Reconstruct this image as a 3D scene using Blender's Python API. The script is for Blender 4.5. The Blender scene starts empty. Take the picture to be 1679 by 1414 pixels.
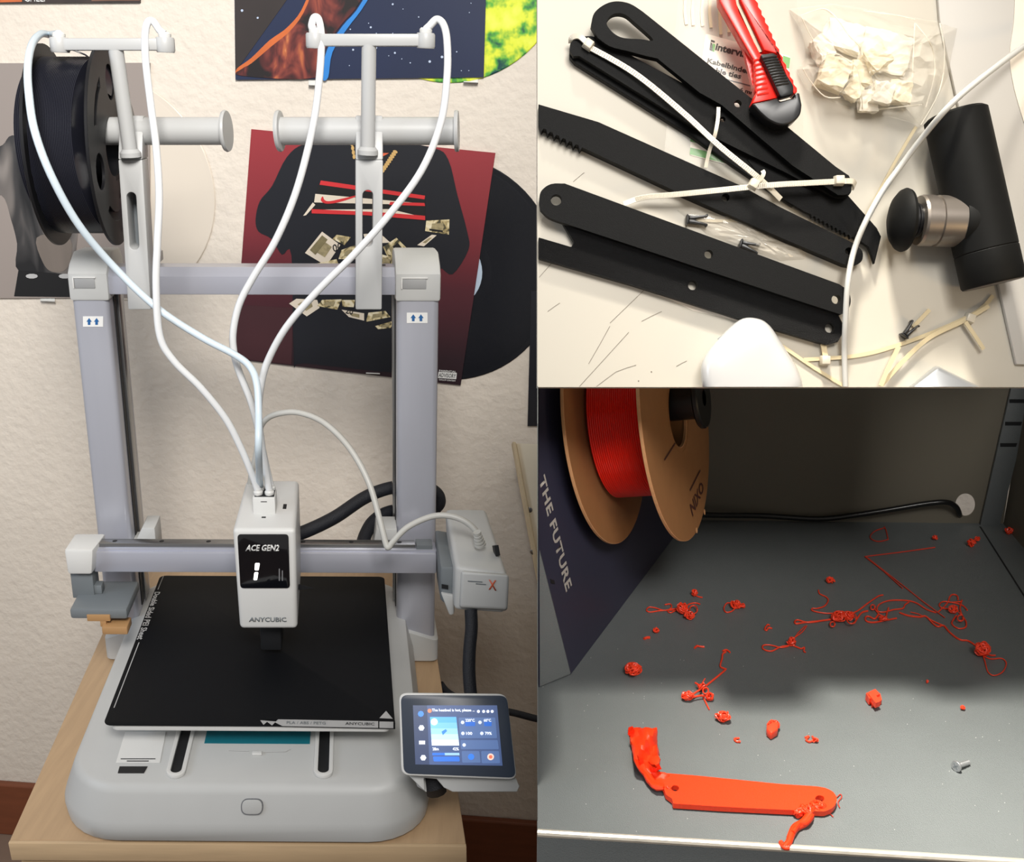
import bpy, bmesh, math, random
from mathutils import Vector, Matrix, noise
from mathutils.geometry import tessellate_polygon
random.seed(7)
V = Vector
scene = bpy.context.scene
COL = scene.collection

# ------------------------------------------------------------------ camera
F, CX, CY, CZ = 1650.0, 839.5, 707.0, 1.22
TH = math.atan(568.0 / 1650.0)
cam_d = bpy.data.cameras.new('camera'); cam = bpy.data.objects.new('camera', cam_d); COL.objects.link(cam)
cam_d.sensor_width = 36.0; cam_d.sensor_fit = 'HORIZONTAL'; cam_d.lens = 36.0 * F / 1679.0
cam_d.clip_start = 0.02; cam_d.clip_end = 50
cam.location = (0, 0, CZ); cam.rotation_euler = (math.pi / 2 - TH, 0, 0)
scene.camera = cam
RT, UP, FW, CP = V((1, 0, 0)), V((0, math.sin(TH), math.cos(TH))), V((0, math.cos(TH), -math.sin(TH))), V((0, 0, CZ))

# ------------------------------------------------------------------ light
def lin(c):
    c = c / 255.0
    return c / 12.92 if c <= 0.04045 else ((c + 0.055) / 1.055) ** 2.4
def rgb(r, g, b): return (lin(r), lin(g), lin(b), 1.0)

world = bpy.data.worlds.new('room_light'); scene.world = world; world.use_nodes = True
bg = world.node_tree.nodes['Background']
bg.inputs[0].default_value = (1.0, 0.95, 0.9, 1); bg.inputs[1].default_value = 0.33

def area(name, loc, target, size, power, col, spread=180.0, sy=None):
    d = bpy.data.lights.new(name, 'AREA'); d.size = size; d.energy = power; d.color = col
    if sy: d.shape = 'RECTANGLE'; d.size_y = sy
    d.spread = math.radians(spread)
    o = bpy.data.objects.new(name, d); COL.objects.link(o); o.location = loc
    o.rotation_euler = (V(target) - V(loc)).to_track_quat('-Z', 'Y').to_euler()
    return o
area('window_daylight', (0.15, -0.60, 2.25), (-0.56, 1.35, 1.35), 0.6, 11.5, (1.0, 0.965, 0.915), 72)
area('side_daylight', (-1.7, 0.1, 1.6), (-0.3, 1.0, 0.9), 0.7, 3.6, (0.72, 0.84, 1.0), 120)
area('desk_lamp', (0.66, 0.06, 0.98), (0.30, 0.62, 1.18), 0.14, 0.17, (1.0, 0.70, 0.36), 70)
area('downlight', (-0.02, 0.44, 2.30), (0.26, 0.44, 0.83), 0.15, 1.35, (1.0, 0.94, 0.83), 24)
scene.view_settings.view_transform = 'Standard'; scene.view_settings.look = 'None'
scene.view_settings.exposure = 0.0; scene.view_settings.gamma = 1.0; scene.view_settings.use_curve_mapping = False

# ------------------------------------------------------------------ places in space
def ray(u, v): return RT * ((u - CX) / F) + UP * ((CY - v) / F) + FW
def at(u, v, D): return CP + ray(u, v) * D
def plane(u, v, p0, n):
    d = ray(u, v); return CP + d * ((V(p0) - CP).dot(n) / d.dot(n))
def seam(D, u=881.0, v=635.0): return at(u, v, D)
# printer frame: x right, y towards the wall, z up
TABLE_Z = CZ - 0.625
EY = (RT * (572 - CX) + UP * (CY - 139) + FW * F).normalized()
EZ = (RT * 184.5 + UP * 4793 - FW * 1650).normalized()
EX = V((1, -0.01, 0)).normalized()
PM = Matrix((EX, EY, EZ)).transposed(); PI_ = PM.inverted()
PO = plane(400, 1386, (0, 0, TABLE_Z), V((0, 0, 1)))
def P(x, y, z): return PO + PM @ V((x, y, z))
def loc(u, v, ax, val):
    d = PI_ @ ray(u, v); o = PI_ @ (CP - PO)
    return o + d * ((val - o[ax]) / d[ax])
# room wall
WA, WB = V((-0.849, 1.42, 0)), V((-0.02, 1.33, 0))
WX = (WB - WA).normalized(); WN = V((WX.y, -WX.x, 0))
if WN.y > 0: WN = -WN
def wl(u, v, h=0.0): return plane(u, v, WA + WN * h, WN)
# desk board (white table top, standing parallel to the picture plane) and cabinet shelf
BD = 0.60
ZT_TOP = 1.125
def bd(u, v, h=0.0): return at(u, v, BD - h)
SHELF_Z = CZ - 0.392
def fl(u, v, h=0.0): return plane(u, v, (0, 0, SHELF_Z + h), V((0, 0, 1)))
BN, FN = -FW, V((0, 0, 1))

# ------------------------------------------------------------------ materials
MATS = {}
def mat(name, col, rough=0.5, metal=0.0, var=0.06, scale=30.0, bump=0.0, bscale=None, spec=0.5, alpha=1.0, emit=0.0, detail=4.0, stretch=None, trans=0.0, coat=0.0):
    if name in MATS: return MATS[name]
    m = bpy.data.materials.new(name); m.use_nodes = True; MATS[name] = m
    nt = m.node_tree; b = nt.nodes['Principled BSDF']; N = nt.nodes.new; K = nt.links.new
    tc = N('ShaderNodeTexCoord'); mp = N('ShaderNodeMapping'); K(tc.outputs['Object'], mp.inputs[0])
    if stretch: mp.inputs['Scale'].default_value = stretch
    nz = N('ShaderNodeTexNoise'); nz.inputs['Scale'].default_value = scale; nz.inputs['Detail'].default_value = detail
    K(mp.outputs[0], nz.inputs['Vector'])
    mx = N('ShaderNodeMix'); mx.data_type = 'RGBA'
    c = rgb(*col)
    mx.inputs[6].default_value = tuple(max(0, k * (1 - var * 1.6)) for k in c[:3]) + (1,)
    mx.inputs[7].default_value = tuple(min(1, k * (1 + var * 1.6)) for k in c[:3]) + (1,)
    K(nz.outputs['Fac'], mx.inputs[0]); K(mx.outputs[2], b.inputs['Base Color'])
    b.inputs['Roughness'].default_value = rough; b.inputs['Metallic'].default_value = metal
    b.inputs['Specular IOR Level'].default_value = spec
    if alpha < 1: b.inputs['Alpha'].default_value = alpha
    if trans: b.inputs['Transmission Weight'].default_value = trans
    if coat: b.inputs['Coat Weight'].default_value = coat
    if emit:
        K(mx.outputs[2], b.inputs['Emission Color']); b.inputs['Emission Strength'].default_value = emit
    if bump:
        n2 = N('ShaderNodeTexNoise'); n2.inputs['Scale'].default_value = bscale or scale * 4; n2.inputs['Detail'].default_value = 5
        K(mp.outputs[0], n2.inputs['Vector'])
        bp = N('ShaderNodeBump'); bp.inputs['Strength'].default_value = bump; bp.inputs['Distance'].default_value = 0.002 if name != 'plaster_wall' else 0.0024
        K(n2.outputs['Fac'], bp.inputs['Height']); K(bp.outputs[0], b.inputs['Normal'])
    return m

M_wall = mat('plaster_wall', (217, 208, 196), 0.85, var=0.05, scale=7, bump=1.0, bscale=80, spec=0.2)
M_base_b = mat('brown_baseboard', (118, 66, 42), 0.45, var=0.15, scale=12, stretch=(1, 8, 8))
M_floor = mat('room_floor', (128, 108, 94), 0.6, var=0.12, scale=9)
M_wood = mat('beech_wood', (200, 172, 136), 0.5, var=0.14, scale=14, stretch=(0.8, 9, 9), bump=0.05)
M_wood_top = mat('beech_top', (184, 154, 120), 0.5, var=0.12, scale=14, stretch=(9, 0.8, 9), bump=0.05)
M_grey = mat('light_grey_plastic', (190, 191, 190), 0.45, var=0.02, bump=0.02, bscale=900)
M_grey2 = mat('holder_grey_plastic', (182, 183, 183), 0.42, var=0.02, bump=0.02, bscale=900)
M_white = mat('white_plastic', (214, 214, 212), 0.4, var=0.02)
M_alu = mat('anodised_aluminium', (180, 182, 192), 0.36, 0.35, var=0.03, scale=60, stretch=(1, 1, 0.1), bump=0.02, bscale=600)
M_alu_x = mat('beam_aluminium', (182, 184, 196), 0.34, 0.35, var=0.03, scale=60, stretch=(0.1, 1, 1))
M_rail = mat('steel_rail', (150, 150, 150), 0.28, 0.9, var=0.05)
M_dgrey = mat('slate_grey_plastic', (112, 118, 122), 0.5, var=0.03)
M_dark = mat('dark_slot', (22, 23, 26), 0.6, var=0.1)
M_pei = mat('black_pei_sheet', (8, 10, 14), 0.6, var=0.12, scale=400, bump=0.12, bscale=1800, spec=0.16)
M_glass = mat('black_glass', (12, 13, 18), 0.08, var=0.05, coat=0.6)
M_tan = mat('tan_silicone', (176, 136, 92), 0.5)
M_teal = mat('teal_film', (22, 112, 128), 0.4, var=0.05)
M_ink = mat('black_ink', (28, 28, 30), 0.6)
M_paper = mat('white_sticker', (226, 226, 224), 0.5, var=0.02)
M_blue = mat('blue_ink', (32, 92, 150), 0.5)
M_orange = mat('orange_ink', (206, 92, 58), 0.5)
M_silverink = mat('silver_ink', (178, 178, 178), 0.5)
M_tube = mat('white_tube', (222, 224, 226), 0.35, var=0.02, spec=0.5)
M_tubeb = mat('bluish_white_tube', (206, 220, 230), 0.35, var=0.02)
M_cable = mat('pale_grey_cable', (188, 187, 182), 0.4, var=0.02)
M_loom = mat('black_braided_loom', (20, 22, 30), 0.6, var=0.2, scale=500, bump=0.4, bscale=900)
M_spool = mat('black_spool_plastic', (19, 19, 22), 0.5, var=0.06, spec=0.35)
M_fil = mat('black_filament', (34, 35, 44), 0.28, var=0.06)
M_vinyl = mat('black_vinyl', (20, 22, 28), 0.25, var=0.1, scale=3)

# ------------------------------------------------------------------ object helpers
def tag(o, label=None, cat=None, group=None, kind=None):
    if label: o['label'] = label
    if cat: o['category'] = cat
    if group: o['group'] = group
    if kind: o['kind'] = kind
    return o
def thing(name, label, cat, p, group=None):
    o = bpy.data.objects.new(name, None); COL.objects.link(o); o.location = p; o.empty_display_size = 0.02
    return tag(o, label, cat, group)
def wloc(o):
    p = V(o.location)
    while o.parent: o = o.parent; p += V(o.location)
    return p
def obj(name, bm, m, parent=None, T=None, smooth=35.0, origin=None, lab=None):
    """bm in a local frame, T maps it to world space; origin = parent's place or the base centre"""
    if T:
        for v in bm.verts: v.co = T(*v.co)
    bmesh.ops.recalc_face_normals(bm, faces=bm.faces)
    if parent: o0 = wloc(parent)
    elif origin is not None: o0 = V(origin)
    else:
        mn = V([min(v.co[i] for v in bm.verts) for i in range(3)]); mxx = V([max(v.co[i] for v in bm.verts) for i in range(3)])
        o0 = V(((mn.x + mxx.x) / 2, (mn.y + mxx.y) / 2, mn.z))
    for v in bm.verts: v.co -= o0
    me = bpy.data.meshes.new(name); bm.to_mesh(me); bm.free()
    if smooth:
        for p in me.polygons: p.use_smooth = True
        me.set_sharp_from_angle(angle=math.radians(smooth))
    me.materials.append(m)
    o = bpy.data.objects.new(name, me); COL.objects.link(o)
    if parent: o.parent = parent
    else: o.location = o0
    if lab: o['label'] = lab
    return o
def copy_part(src, offset, parent):
    c = src.copy(); COL.objects.link(c); c.parent = parent; c.location = V(src.location) + V(offset); return c

# ------------------------------------------------------------------ shapes (all return a bmesh)
def bevel(bm, off, seg=2, ang=0.6, edges=None):
    if off <= 0: return bm
    es = [e for e in bm.edges if len(e.link_faces) == 2 and e.calc_face_angle(0) > ang] if edges is None else edges
    bmesh.ops.bevel(bm, geom=es, offset=off, segments=seg, profile=0.5, affect='EDGES', clamp_overlap=True)
    return bm
def box(x0, x1, y0, y1, z0, z1, bev=0.0, seg=2):
    bm = bmesh.new()
    vs = [bm.verts.new((x, y, z)) for z in (z0, z1) for y in (y0, y1) for x in (x0, x1)]
    for f in ((0, 1, 3, 2), (4, 6, 7, 5), (0, 4, 5, 1), (2, 3, 7, 6), (0, 2, 6, 4), (1, 5, 7, 3)): bm.faces.new([vs[i] for i in f])
    bmesh.ops.recalc_face_normals(bm, faces=bm.faces)
    return bevel(bm, bev, seg)
def hexa(c, bev=0.0, seg=2):
    """8 corners: 4 of the first face, 4 of the opposite one in the same order"""
    bm = bmesh.new(); vs = [bm.verts.new(p) for p in c]
    bm.faces.new(vs[:4]); bm.faces.new(vs[4:][::-1])
    for i in range(4):
        j = (i + 1) % 4; bm.faces.new([vs[i], vs[4 + i], vs[4 + j], vs[j]])
    bmesh.ops.recalc_face_normals(bm, faces=bm.faces)
    return bevel(bm, bev, seg)
def join(*bms):
    out = bmesh.new()
    for b in bms:
        me = bpy.data.meshes.new('t'); b.to_mesh(me); b.free(); out.from_mesh(me); bpy.data.meshes.remove(me)
    return out
def prism(outline, lo, hi, holes=(), bev=0.0, seg=2):
    """outline / holes: lists of keys; lo(key), hi(key): the two end positions of that key"""
    bm = bmesh.new(); loops = [outline] + list(holes)
    tops = [[bm.verts.new(hi(k)) for k in lp] for lp in loops]; bots = [[bm.verts.new(lo(k)) for k in lp] for lp in loops]
    flat = [v for lp in tops for v in lp]; flatb = [v for lp in bots for v in lp]
    tri = tessellate_polygon([[V((k[0], k[1], 0)) for k in lp] for lp in loops])
    if len(loops) == 1:
        try: bm.faces.new(tops[0]); bm.faces.new(bots[0][::-1])
        except ValueError: pass
    else:
        for t in tri:
            for fl_, rev in ((flat, 1), (flatb, -1)):
                try: bm.faces.new([fl_[i] for i in t][::rev])
                except ValueError: pass
    for a, b in zip(tops, bots):
        n = len(a)
        for i in range(n):
            j = (i + 1) % n
            try: bm.faces.new([a[i], a[j], b[j], b[i]])
            except ValueError: pass
    bmesh.ops.recalc_face_normals(bm, faces=bm.faces)
    if bev: bevel(bm, bev, seg, 0.9)
    return bm
def slab(fr, n, outline, h0, h1, holes=(), bev=0.0, seg=2):
    """a flat piece lying on a surface: its top face shows the pixel outline"""
    d = n * (h1 - h0)
    return prism(outline, lambda k: fr(k[0], k[1], h1) - d, lambda k: fr(k[0], k[1], h1), holes, bev, seg)
def circ(cx, cy, rx, ry=None, n=20, a0=0.0, a1=2 * math.pi, rot=0.0, end=False):
    ry = rx if ry is None else ry; out = []
    for i in range(n + (1 if end else 0)):
        a = a0 + (a1 - a0) * i / n; x, y = rx * math.cos(a), ry * math.sin(a)
        out.append((cx + x * math.cos(rot) - y * math.sin(rot), cy + x * math.sin(rot) + y * math.cos(rot)))
    return out
def capsule(a, b, ra, rb=None, n=9):
    rb = ra if rb is None else rb
    t = math.atan2(b[1] - a[1], b[0] - a[0])
    return circ(a[0], a[1], ra, n=n, a0=t + math.pi / 2, a1=t + 1.5 * math.pi, end=True) + circ(b[0], b[1], rb, n=n, a0=t - math.pi / 2, a1=t + math.pi / 2, end=True)
def rrect(x0, x1, y0, y1, r, n=6):
    out = []
    for cx, cy, a in ((x1 - r, y1 - r, 0), (x0 + r, y1 - r, 90), (x0 + r, y0 + r, 180), (x1 - r, y0 + r, 270)):
        out += circ(cx, cy, r, n=n, a0=math.radians(a), a1=math.radians(a + 90), end=True)
    return out
def round_poly(c4, r, n=5):
    out = []; q = [V((p[0], p[1])) for p in c4]
    for i in range(len(q)):
        p, a, c = q[i], q[i - 1], q[(i + 1) % len(q)]; d1, d2 = (a - p).normalized() * r, (c - p).normalized() * r
        for k in range(n + 1):
            t = k / n; out.append(tuple((p + d1) * (1 - t) ** 2 + p * 2 * t * (1 - t) + (p + d2) * t * t))
    return out
def cr(pts, k=6, closed=False):
    """Catmull-Rom smoothing"""
    n = len(pts); out = []; pts = [tuple(p) for p in pts]; dim = len(pts[0])
    for i in range(n if closed else n - 1):
        if closed: p = [pts[(i + j - 1) % n] for j in range(4)]
        else: p = [pts[max(0, min(n - 1, i + j - 1))] for j in range(4)]
        for s in range(k):
            t = s / k
            out.append(tuple(0.5 * (2 * p[1][d] + (p[2][d] - p[0][d]) * t + (2 * p[0][d] - 5 * p[1][d] + 4 * p[2][d] - p[3][d]) * t * t + (3 * p[1][d] - p[0][d] - 3 * p[2][d] + p[3][d]) * t ** 3) for d in range(dim)))
    if not closed: out.append(pts[-1])
    return out
def tube(pts, r, n=8, flat=None, caps=True, closed=False):
    """pts world vectors; r number or list; flat=(normal, k) squeezes the section along a normal"""
    bm = bmesh.new(); pts = [V(p) for p in pts]; m = len(pts); rings = []
    prev = None
    for i, p in enumerate(pts):
        if closed: t = pts[(i + 1) % m] - pts[i - 1]
        else: t = pts[min(i + 1, m - 1)] - pts[max(i - 1, 0)]
        if t.length < 1e-9: t = V((0, 0, 1))
        t.normalize()
        if flat: a = t.cross(flat[0])
        elif prev is None: a = t.orthogonal()
        else: a = prev - t * prev.dot(t)
        if a.length < 1e-6: a = t.orthogonal()
        a.normalize(); prev = a; b = t.cross(a)
        rr = r[i] if isinstance(r, (list, tuple)) else r
        kb = flat[1] if flat else 1.0
        rings.append([bm.verts.new(p + a * (rr * math.cos(2 * math.pi * (j + .5) / n)) + b * (rr * kb * math.sin(2 * math.pi * (j + .5) / n))) for j in range(n)])
    for i in range(m if closed else m - 1):
        A, B = rings[i], rings[(i + 1) % m]
        for j in range(n): bm.faces.new([A[j], A[(j + 1) % n], B[(j + 1) % n], B[j]])
    if caps and not closed: bm.faces.new(rings[0][::-1]); bm.faces.new(rings[-1])
    return bm
def lathe(profile, c, ax, n=32, side=None, caps=True):
    """profile [(r, t)] about the axis ax through c"""
    bm = bmesh.new(); ax = V(ax).normalized(); a = V(side).normalized() if side else ax.orthogonal().normalized()
    a = (a - ax * a.dot(ax)).normalized(); b = ax.cross(a); rings = []
    for r, t in profile:
        rings.append([bm.verts.new(V(c) + ax * t + (a * math.cos(2 * math.pi * j / n) + b * math.sin(2 * math.pi * j / n)) * max(r, 1e-5)) for j in range(n)])
    for A, B in zip(rings, rings[1:]):
        for j in range(n): bm.faces.new([A[j], A[(j + 1) % n], B[(j + 1) % n], B[j]])
    if caps: bm.faces.new(rings[0][::-1]); bm.faces.new(rings[-1])
    return bm
def loft(loops, cap=True):
    bm = bmesh.new(); R_ = [[bm.verts.new(p) for p in lp] for lp in loops]; n = len(R_[0])
    for A, B in zip(R_, R_[1:]):
        for j in range(n): bm.faces.new([A[j], A[(j + 1) % n], B[(j + 1) % n], B[j]])
    if cap: bm.faces.new(R_[0][::-1]); bm.faces.new(R_[-1])
    return bm
def text(s, fr, spacing=1.0, thick=0.00025, n=None, shear=0.0, width=None):
    """lettering stretched over the unit square; fr(a, b) maps (0..1, 0..1) to world; n = outward normal"""
    cu = bpy.data.curves.new('t', 'FONT'); cu.body = s; cu.resolution_u = 2; cu.space_character = spacing; cu.offset = 0.012 if width is None else width
    o = bpy.data.objects.new('t', cu); COL.objects.link(o); bpy.context.view_layer.update()
    me = bpy.data.meshes.new_from_object(o.evaluated_get(bpy.context.evaluated_depsgraph_get()))
    bpy.data.objects.remove(o); bpy.data.curves.remove(cu)
    bm = bmesh.new(); bm.from_mesh(me); bpy.data.meshes.remove(me)
    x0 = min(v.co.x for v in bm.verts); x1 = max(v.co.x for v in bm.verts); y0 = min(v.co.y for v in bm.verts); y1 = max(v.co.y for v in bm.verts)
    if n is not None and thick:
        g = bmesh.ops.extrude_face_region(bm, geom=bm.faces[:]); up = [e for e in g['geom'] if isinstance(e, bmesh.types.BMVert)]
    else: up = []
    up = set(up)
    for v in bm.verts:
        a, b = (v.co.x - x0) / (x1 - x0), (v.co.y - y0) / (y1 - y0)
        v.co = V(fr(a + shear * (b - .5), b)) + (V(n) * thick if v in up else V((0, 0, 0)))
    return bm
def quadmap(tl, tr, br, bl):
    """bilinear map of the unit square (a right, b up) on four world points"""
    tl, tr, br, bl = V(tl), V(tr), V(br), V(bl)
    return lambda a, b: (bl * (1 - a) + br * a) * (1 - b) + (tl * (1 - a) + tr * a) * b

# ================================================================== THE ROOM: wall, floor, baseboard
def wallp(s, z, h=0.0): return WA + WX * s + WN * h + V((0, 0, z))
def struct(name, bm, m, T=None, smooth=0):
    o = obj(name, bm, m, None, T, smooth); o['kind'] = 'structure'; return o
struct('wall_back', box(-1.2, 2.6, -0.08, 0, 0, 2.6), M_wall, lambda s, h, z: wallp(s, z, h))
b_top = (wl(820, 1348, .012).z + wl(20, 1288, .012).z) / 2
struct('baseboard_back', box(-1.2, 2.6, 0.0005, 0.013, 0, b_top, 0.003), M_base_b, lambda s, h, z: wallp(s, z, h))
struct('floor', box(-1.6, 1.6, -1.2, 1.9, -0.05, 0), M_floor)

# ================================================================== SLEEVES AND RECORDS ON THE WALL
M_red = mat('dark_red_print', (146, 44, 52), 0.45, var=0.1, scale=3)
M_navy = mat('navy_print', (11, 14, 24), 0.5, var=0.1)
M_gold = mat('gold_print', (196, 160, 100), 0.5, var=0.1)
M_cream = mat('cream_print', (218, 206, 188), 0.5, var=0.05)
M_redp = mat('bright_red_print', (200, 44, 48), 0.5)
M_note = mat('banknote_print', (186, 172, 128), 0.5, var=0.25, scale=160)
M_blackp = mat('black_print', (14, 13, 14), 0.5)
M_greyp = mat('grey_portrait_print', (146, 136, 130), 0.5, var=0.05, scale=2)
M_leather = mat('leather_print', (58, 56, 58), 0.5, var=0.55, scale=14, detail=2, stretch=(1, 1, 0.4))
M_space = mat('night_sky_print', (28, 38, 66), 0.4, var=0.45, scale=3, detail=2)
M_flesh = mat('brown_rock_print', (98, 52, 44), 0.5, var=0.55, scale=38, detail=3)
M_glow = mat('orange_rim_print', (190, 96, 44), 0.5, var=0.25, scale=20)
M_cyan = mat('blue_rim_print', (40, 124, 200), 0.5, var=0.15)
M_edge = mat('sleeve_board', (206, 204, 200), 0.7)

def ramp(m, stops, scale, detail=4.0, stretch=None, zgrad=None):
    """printed colours: a colour ramp over noise, or over the height inside the sleeve"""
    nt_ = m.node_tree; pb = nt_.nodes['Principled BSDF']; tc_ = nt_.nodes['Texture Coordinate']
    rp_ = nt_.nodes.new('ShaderNodeValToRGB'); el = rp_.color_ramp.elements
    if zgrad:
        sx = nt_.nodes.new('ShaderNodeSeparateXYZ'); nt_.links.new(tc_.outputs['Object'], sx.inputs[0])
        mr = nt_.nodes.new('ShaderNodeMapRange'); mr.inputs[1].default_value, mr.inputs[2].default_value = zgrad
        nt_.links.new(sx.outputs['Z'], mr.inputs[0]); nt_.links.new(mr.outputs[0], rp_.inputs[0])
    else:
        ns = nt_.nodes.new('ShaderNodeTexNoise'); ns.inputs['Scale'].default_value = scale; ns.inputs['Detail'].default_value = detail; ns.inputs['Distortion'].default_value = 1.2
        mp_ = nt_.nodes.new('ShaderNodeMapping'); nt_.links.new(tc_.outputs['Object'], mp_.inputs[0])
        if stretch: mp_.inputs['Scale'].default_value = stretch
        nt_.links.new(mp_.outputs[0], ns.inputs['Vector']); nt_.links.new(ns.outputs['Fac'], rp_.inputs[0])
    el[0].position, el[0].color = stops[0][0], rgb(*stops[0][1]); el[1].position, el[1].color = stops[-1][0], rgb(*stops[-1][1])
    for p_, c_ in stops[1:-1]: e = el.new(p_); e.color = rgb(*c_)
    nt_.links.new(rp_.outputs[0], pb.inputs['Base Color'])
ramp(M_flesh, [(.36, (22, 12, 12)), (.46, (84, 30, 28)), (.55, (128, 56, 44)), (.63, (176, 96, 56)), (.72, (232, 176, 112))], 26, 3, (1, 1, .55))
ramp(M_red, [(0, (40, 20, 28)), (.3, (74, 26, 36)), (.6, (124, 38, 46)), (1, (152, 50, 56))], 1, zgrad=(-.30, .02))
ramp(M_note, [(.38, (70, 66, 48)), (.46, (168, 150, 104)), (.56, (214, 200, 160)), (.68, (226, 216, 190))], 85, 3)
ramp(M_leather, [(.36, (22, 21, 22)), (.5, (58, 56, 56)), (.62, (112, 106, 102)), (.74, (160, 152, 146))], 12, 2, (1.6, 1, .5))
def sleeve(name, label, corners, m, th=0.004, lab_group=None):
    o = thing(name, label, 'record sleeve' if 'sleeve' in name else 'poster', wl(*corners[0]))
    obj('board', slab(wl, WN, corners, 0.0005, th), m, o, smooth=0)
    return o
def pr(parent, name, pts, m, h, th=0.0003, holes=()):
    return obj(name, slab(wl, WN, pts, h, h + th, holes), m, parent, smooth=0)
def seg(a, b, w0, w1=None):
    w1 = w0 if w1 is None else w1
    dx, dy = b[0] - a[0], b[1] - a[1]; l = math.hypot(dx, dy); nx, ny = -dy / l, dx / l
    return [(a[0] + nx * w0 / 2, a[1] + ny * w0 / 2), (b[0] + nx * w1 / 2, b[1] + ny * w1 / 2), (b[0] - nx * w1 / 2, b[1] - ny * w1 / 2), (a[0] - nx * w0 / 2, a[1] - ny * w0 / 2)]

# red sleeve with sweatshirt print
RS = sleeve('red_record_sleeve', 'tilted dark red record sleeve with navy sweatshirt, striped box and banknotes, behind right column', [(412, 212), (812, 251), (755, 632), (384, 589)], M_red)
h = 0.0042
pr(RS, 'printed_torso', cr([(500, 236), (560, 231), (640, 232), (712, 243), (735, 262), (750, 320), (766, 380), (768, 410), (742, 450), (720, 440), (700, 470), (690, 590), (684, 613), (650, 612), (500, 596), (482, 590), (478, 420), (462, 418), (445, 392), (424, 380), (419, 360), (426, 330), (446, 305), (470, 258)], 4, True), M_navy, h)
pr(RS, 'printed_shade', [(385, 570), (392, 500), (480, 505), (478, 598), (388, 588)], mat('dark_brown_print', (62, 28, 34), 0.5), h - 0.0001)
for i, (a, b) in enumerate([((524, 300), (584, 312)), ((624, 316), (697, 324)), ((524, 300), (697, 328))]): pass
pr(RS, 'printed_box_band', [(526, 296), (697, 323), (697, 359), (511, 349), (517, 318)], M_blackp, h + .0004)
pr(RS, 'printed_red_stripe', [(526, 296), (697, 321), (696, 327), (524, 303)], M_redp, h + .0008)
pr(RS, 'printed_white_stripe', [(517, 318), (695, 334), (695, 337), (640, 335), (515, 332)], M_cream, h + .0008)
pr(RS, 'printed_red_stripe', [(640, 331), (696, 333), (697, 338), (638, 336)], M_redp, h + .0010)
pr(RS, 'printed_white_stripe', [(512, 344), (640, 343), (697, 357), (600, 352)], M_cream, h + .0008)
pr(RS, 'printed_red_stripe', [(511, 343), (620, 348), (697, 354), (697, 361), (600, 353), (511, 350)], M_redp, h + .0012)
pr(RS, 'printed_tick_mark', cr([(529, 322), (532, 328), (540, 330), (560, 326), (592, 319), (562, 330), (542, 334), (531, 333), (526, 328)], 3, True), M_redp, h + .0012)
pr(RS, 'printed_bow', [(513, 332), (517, 336), (502, 353), (497, 354)], M_cream, h + .0008)
for k in range(9):   # printed chain
    t = k / 8; pr(RS, 'printed_chain_link', circ(648 - 20 * t, 249 + 30 * t, 4.2, 2.6, 8, rot=0.4 + t), M_gold, h + .0005)
for k in range(4):
    pr(RS, 'printed_chain_link', circ(577 + 1.2 * k, 236 + 7 * k, 2.6, 4, 8), M_gold, h + .0005)
pr(RS, 'printed_collar', [(624, 251), (638, 251), (625, 258)], M_orange, h + .0004)
notes = [((500, 415), (528, 380), (558, 402), (535, 436)), ((552, 385), (575, 389), (565, 402), (545, 392)), ((560, 410), (582, 402), (590, 425), (555, 425)), ((596, 384), (622, 382), (640, 398), (600, 400)), ((628, 405), (650, 390), (670, 410), (640, 432)), ((699, 362), (737, 360), (736, 385), (697, 379)), ((684, 402), (708, 385), (716, 386), (695, 404)), ((520, 432), (552, 425), (556, 438), (530, 439)), ((622, 416), (648, 424), (640, 436), (622, 434)),
         ((474, 498), (486, 490), (520, 492), (524, 505), (503, 519)), ((528, 492), (560, 491), (553, 508), (520, 502)), ((560, 492), (582, 492), (580, 504), (562, 503)), ((560, 508), (597, 514), (597, 526), (572, 520)), ((604, 513), (632, 510), (640, 520), (600, 528)), ((615, 535), (650, 525), (640, 538), (620, 540))]
for i, q in enumerate(notes): pr(RS, 'printed_banknote', list(q), M_note if i % 3 else M_cream, h + .0005 + .00012 * (i % 4))
for q in notes:
    cx_, cy_ = sum(p[0] for p in q) / len(q), sum(p[1] for p in q) / len(q)
    pr(RS, 'printed_note_panel', [(cx_ + (p[0] - cx_) * .5, cy_ + (p[1] - cy_) * .5) for p in q], mat('note_panel_print', (150, 138, 104), .5, var=.4, scale=220), h + .0010, .0001)
for q in (((704, 375), (726, 378), (726, 381), (704, 378)), ((508, 410), (528, 386), (537, 393), (517, 418)), ((644, 404), (652, 398), (660, 408), (650, 416))):
    pr(RS, 'printed_note_detail', list(q), M_blackp if q[0][0] > 600 else mat('note_dark_print', (120, 110, 78), 0.5, var=.3, scale=200), h + .0011)
obj('printed_numeral', text('00', quadmap(wl(544, 402, h + .0012), wl(560, 396, h + .0012), wl(561, 410, h + .0012), wl(547, 414, h + .0012))), M_blackp, RS, smooth=0)
obj('printed_numeral', text('20', quadmap(wl(568, 503, h + .0012), wl(580, 506, h + .0012), wl(578, 517, h + .0012), wl(566, 514, h + .0012))), M_blackp, RS, smooth=0)
pr(RS, 'advisory_label', [(719, 610), (749, 612), (748, 622), (718, 620)], M_paper, h + .0004)
for s, q, mm in (('PARENTAL', ((720, 606.5), (748, 608.5), (748, 611.5), (720, 609.5)), M_paper), ('ADVISORY', ((720, 611.5), (748, 613.5), (747, 620.5), (719, 618.5)), M_ink), ('EXPLICIT CONTENT', ((720, 621.5), (747, 623.5), (747, 626), (720, 624)), M_paper)):
    obj('lettering', text(s, quadmap(*[wl(a, b, h + .0009) for a, b in q])), mm, RS, smooth=0)
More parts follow.
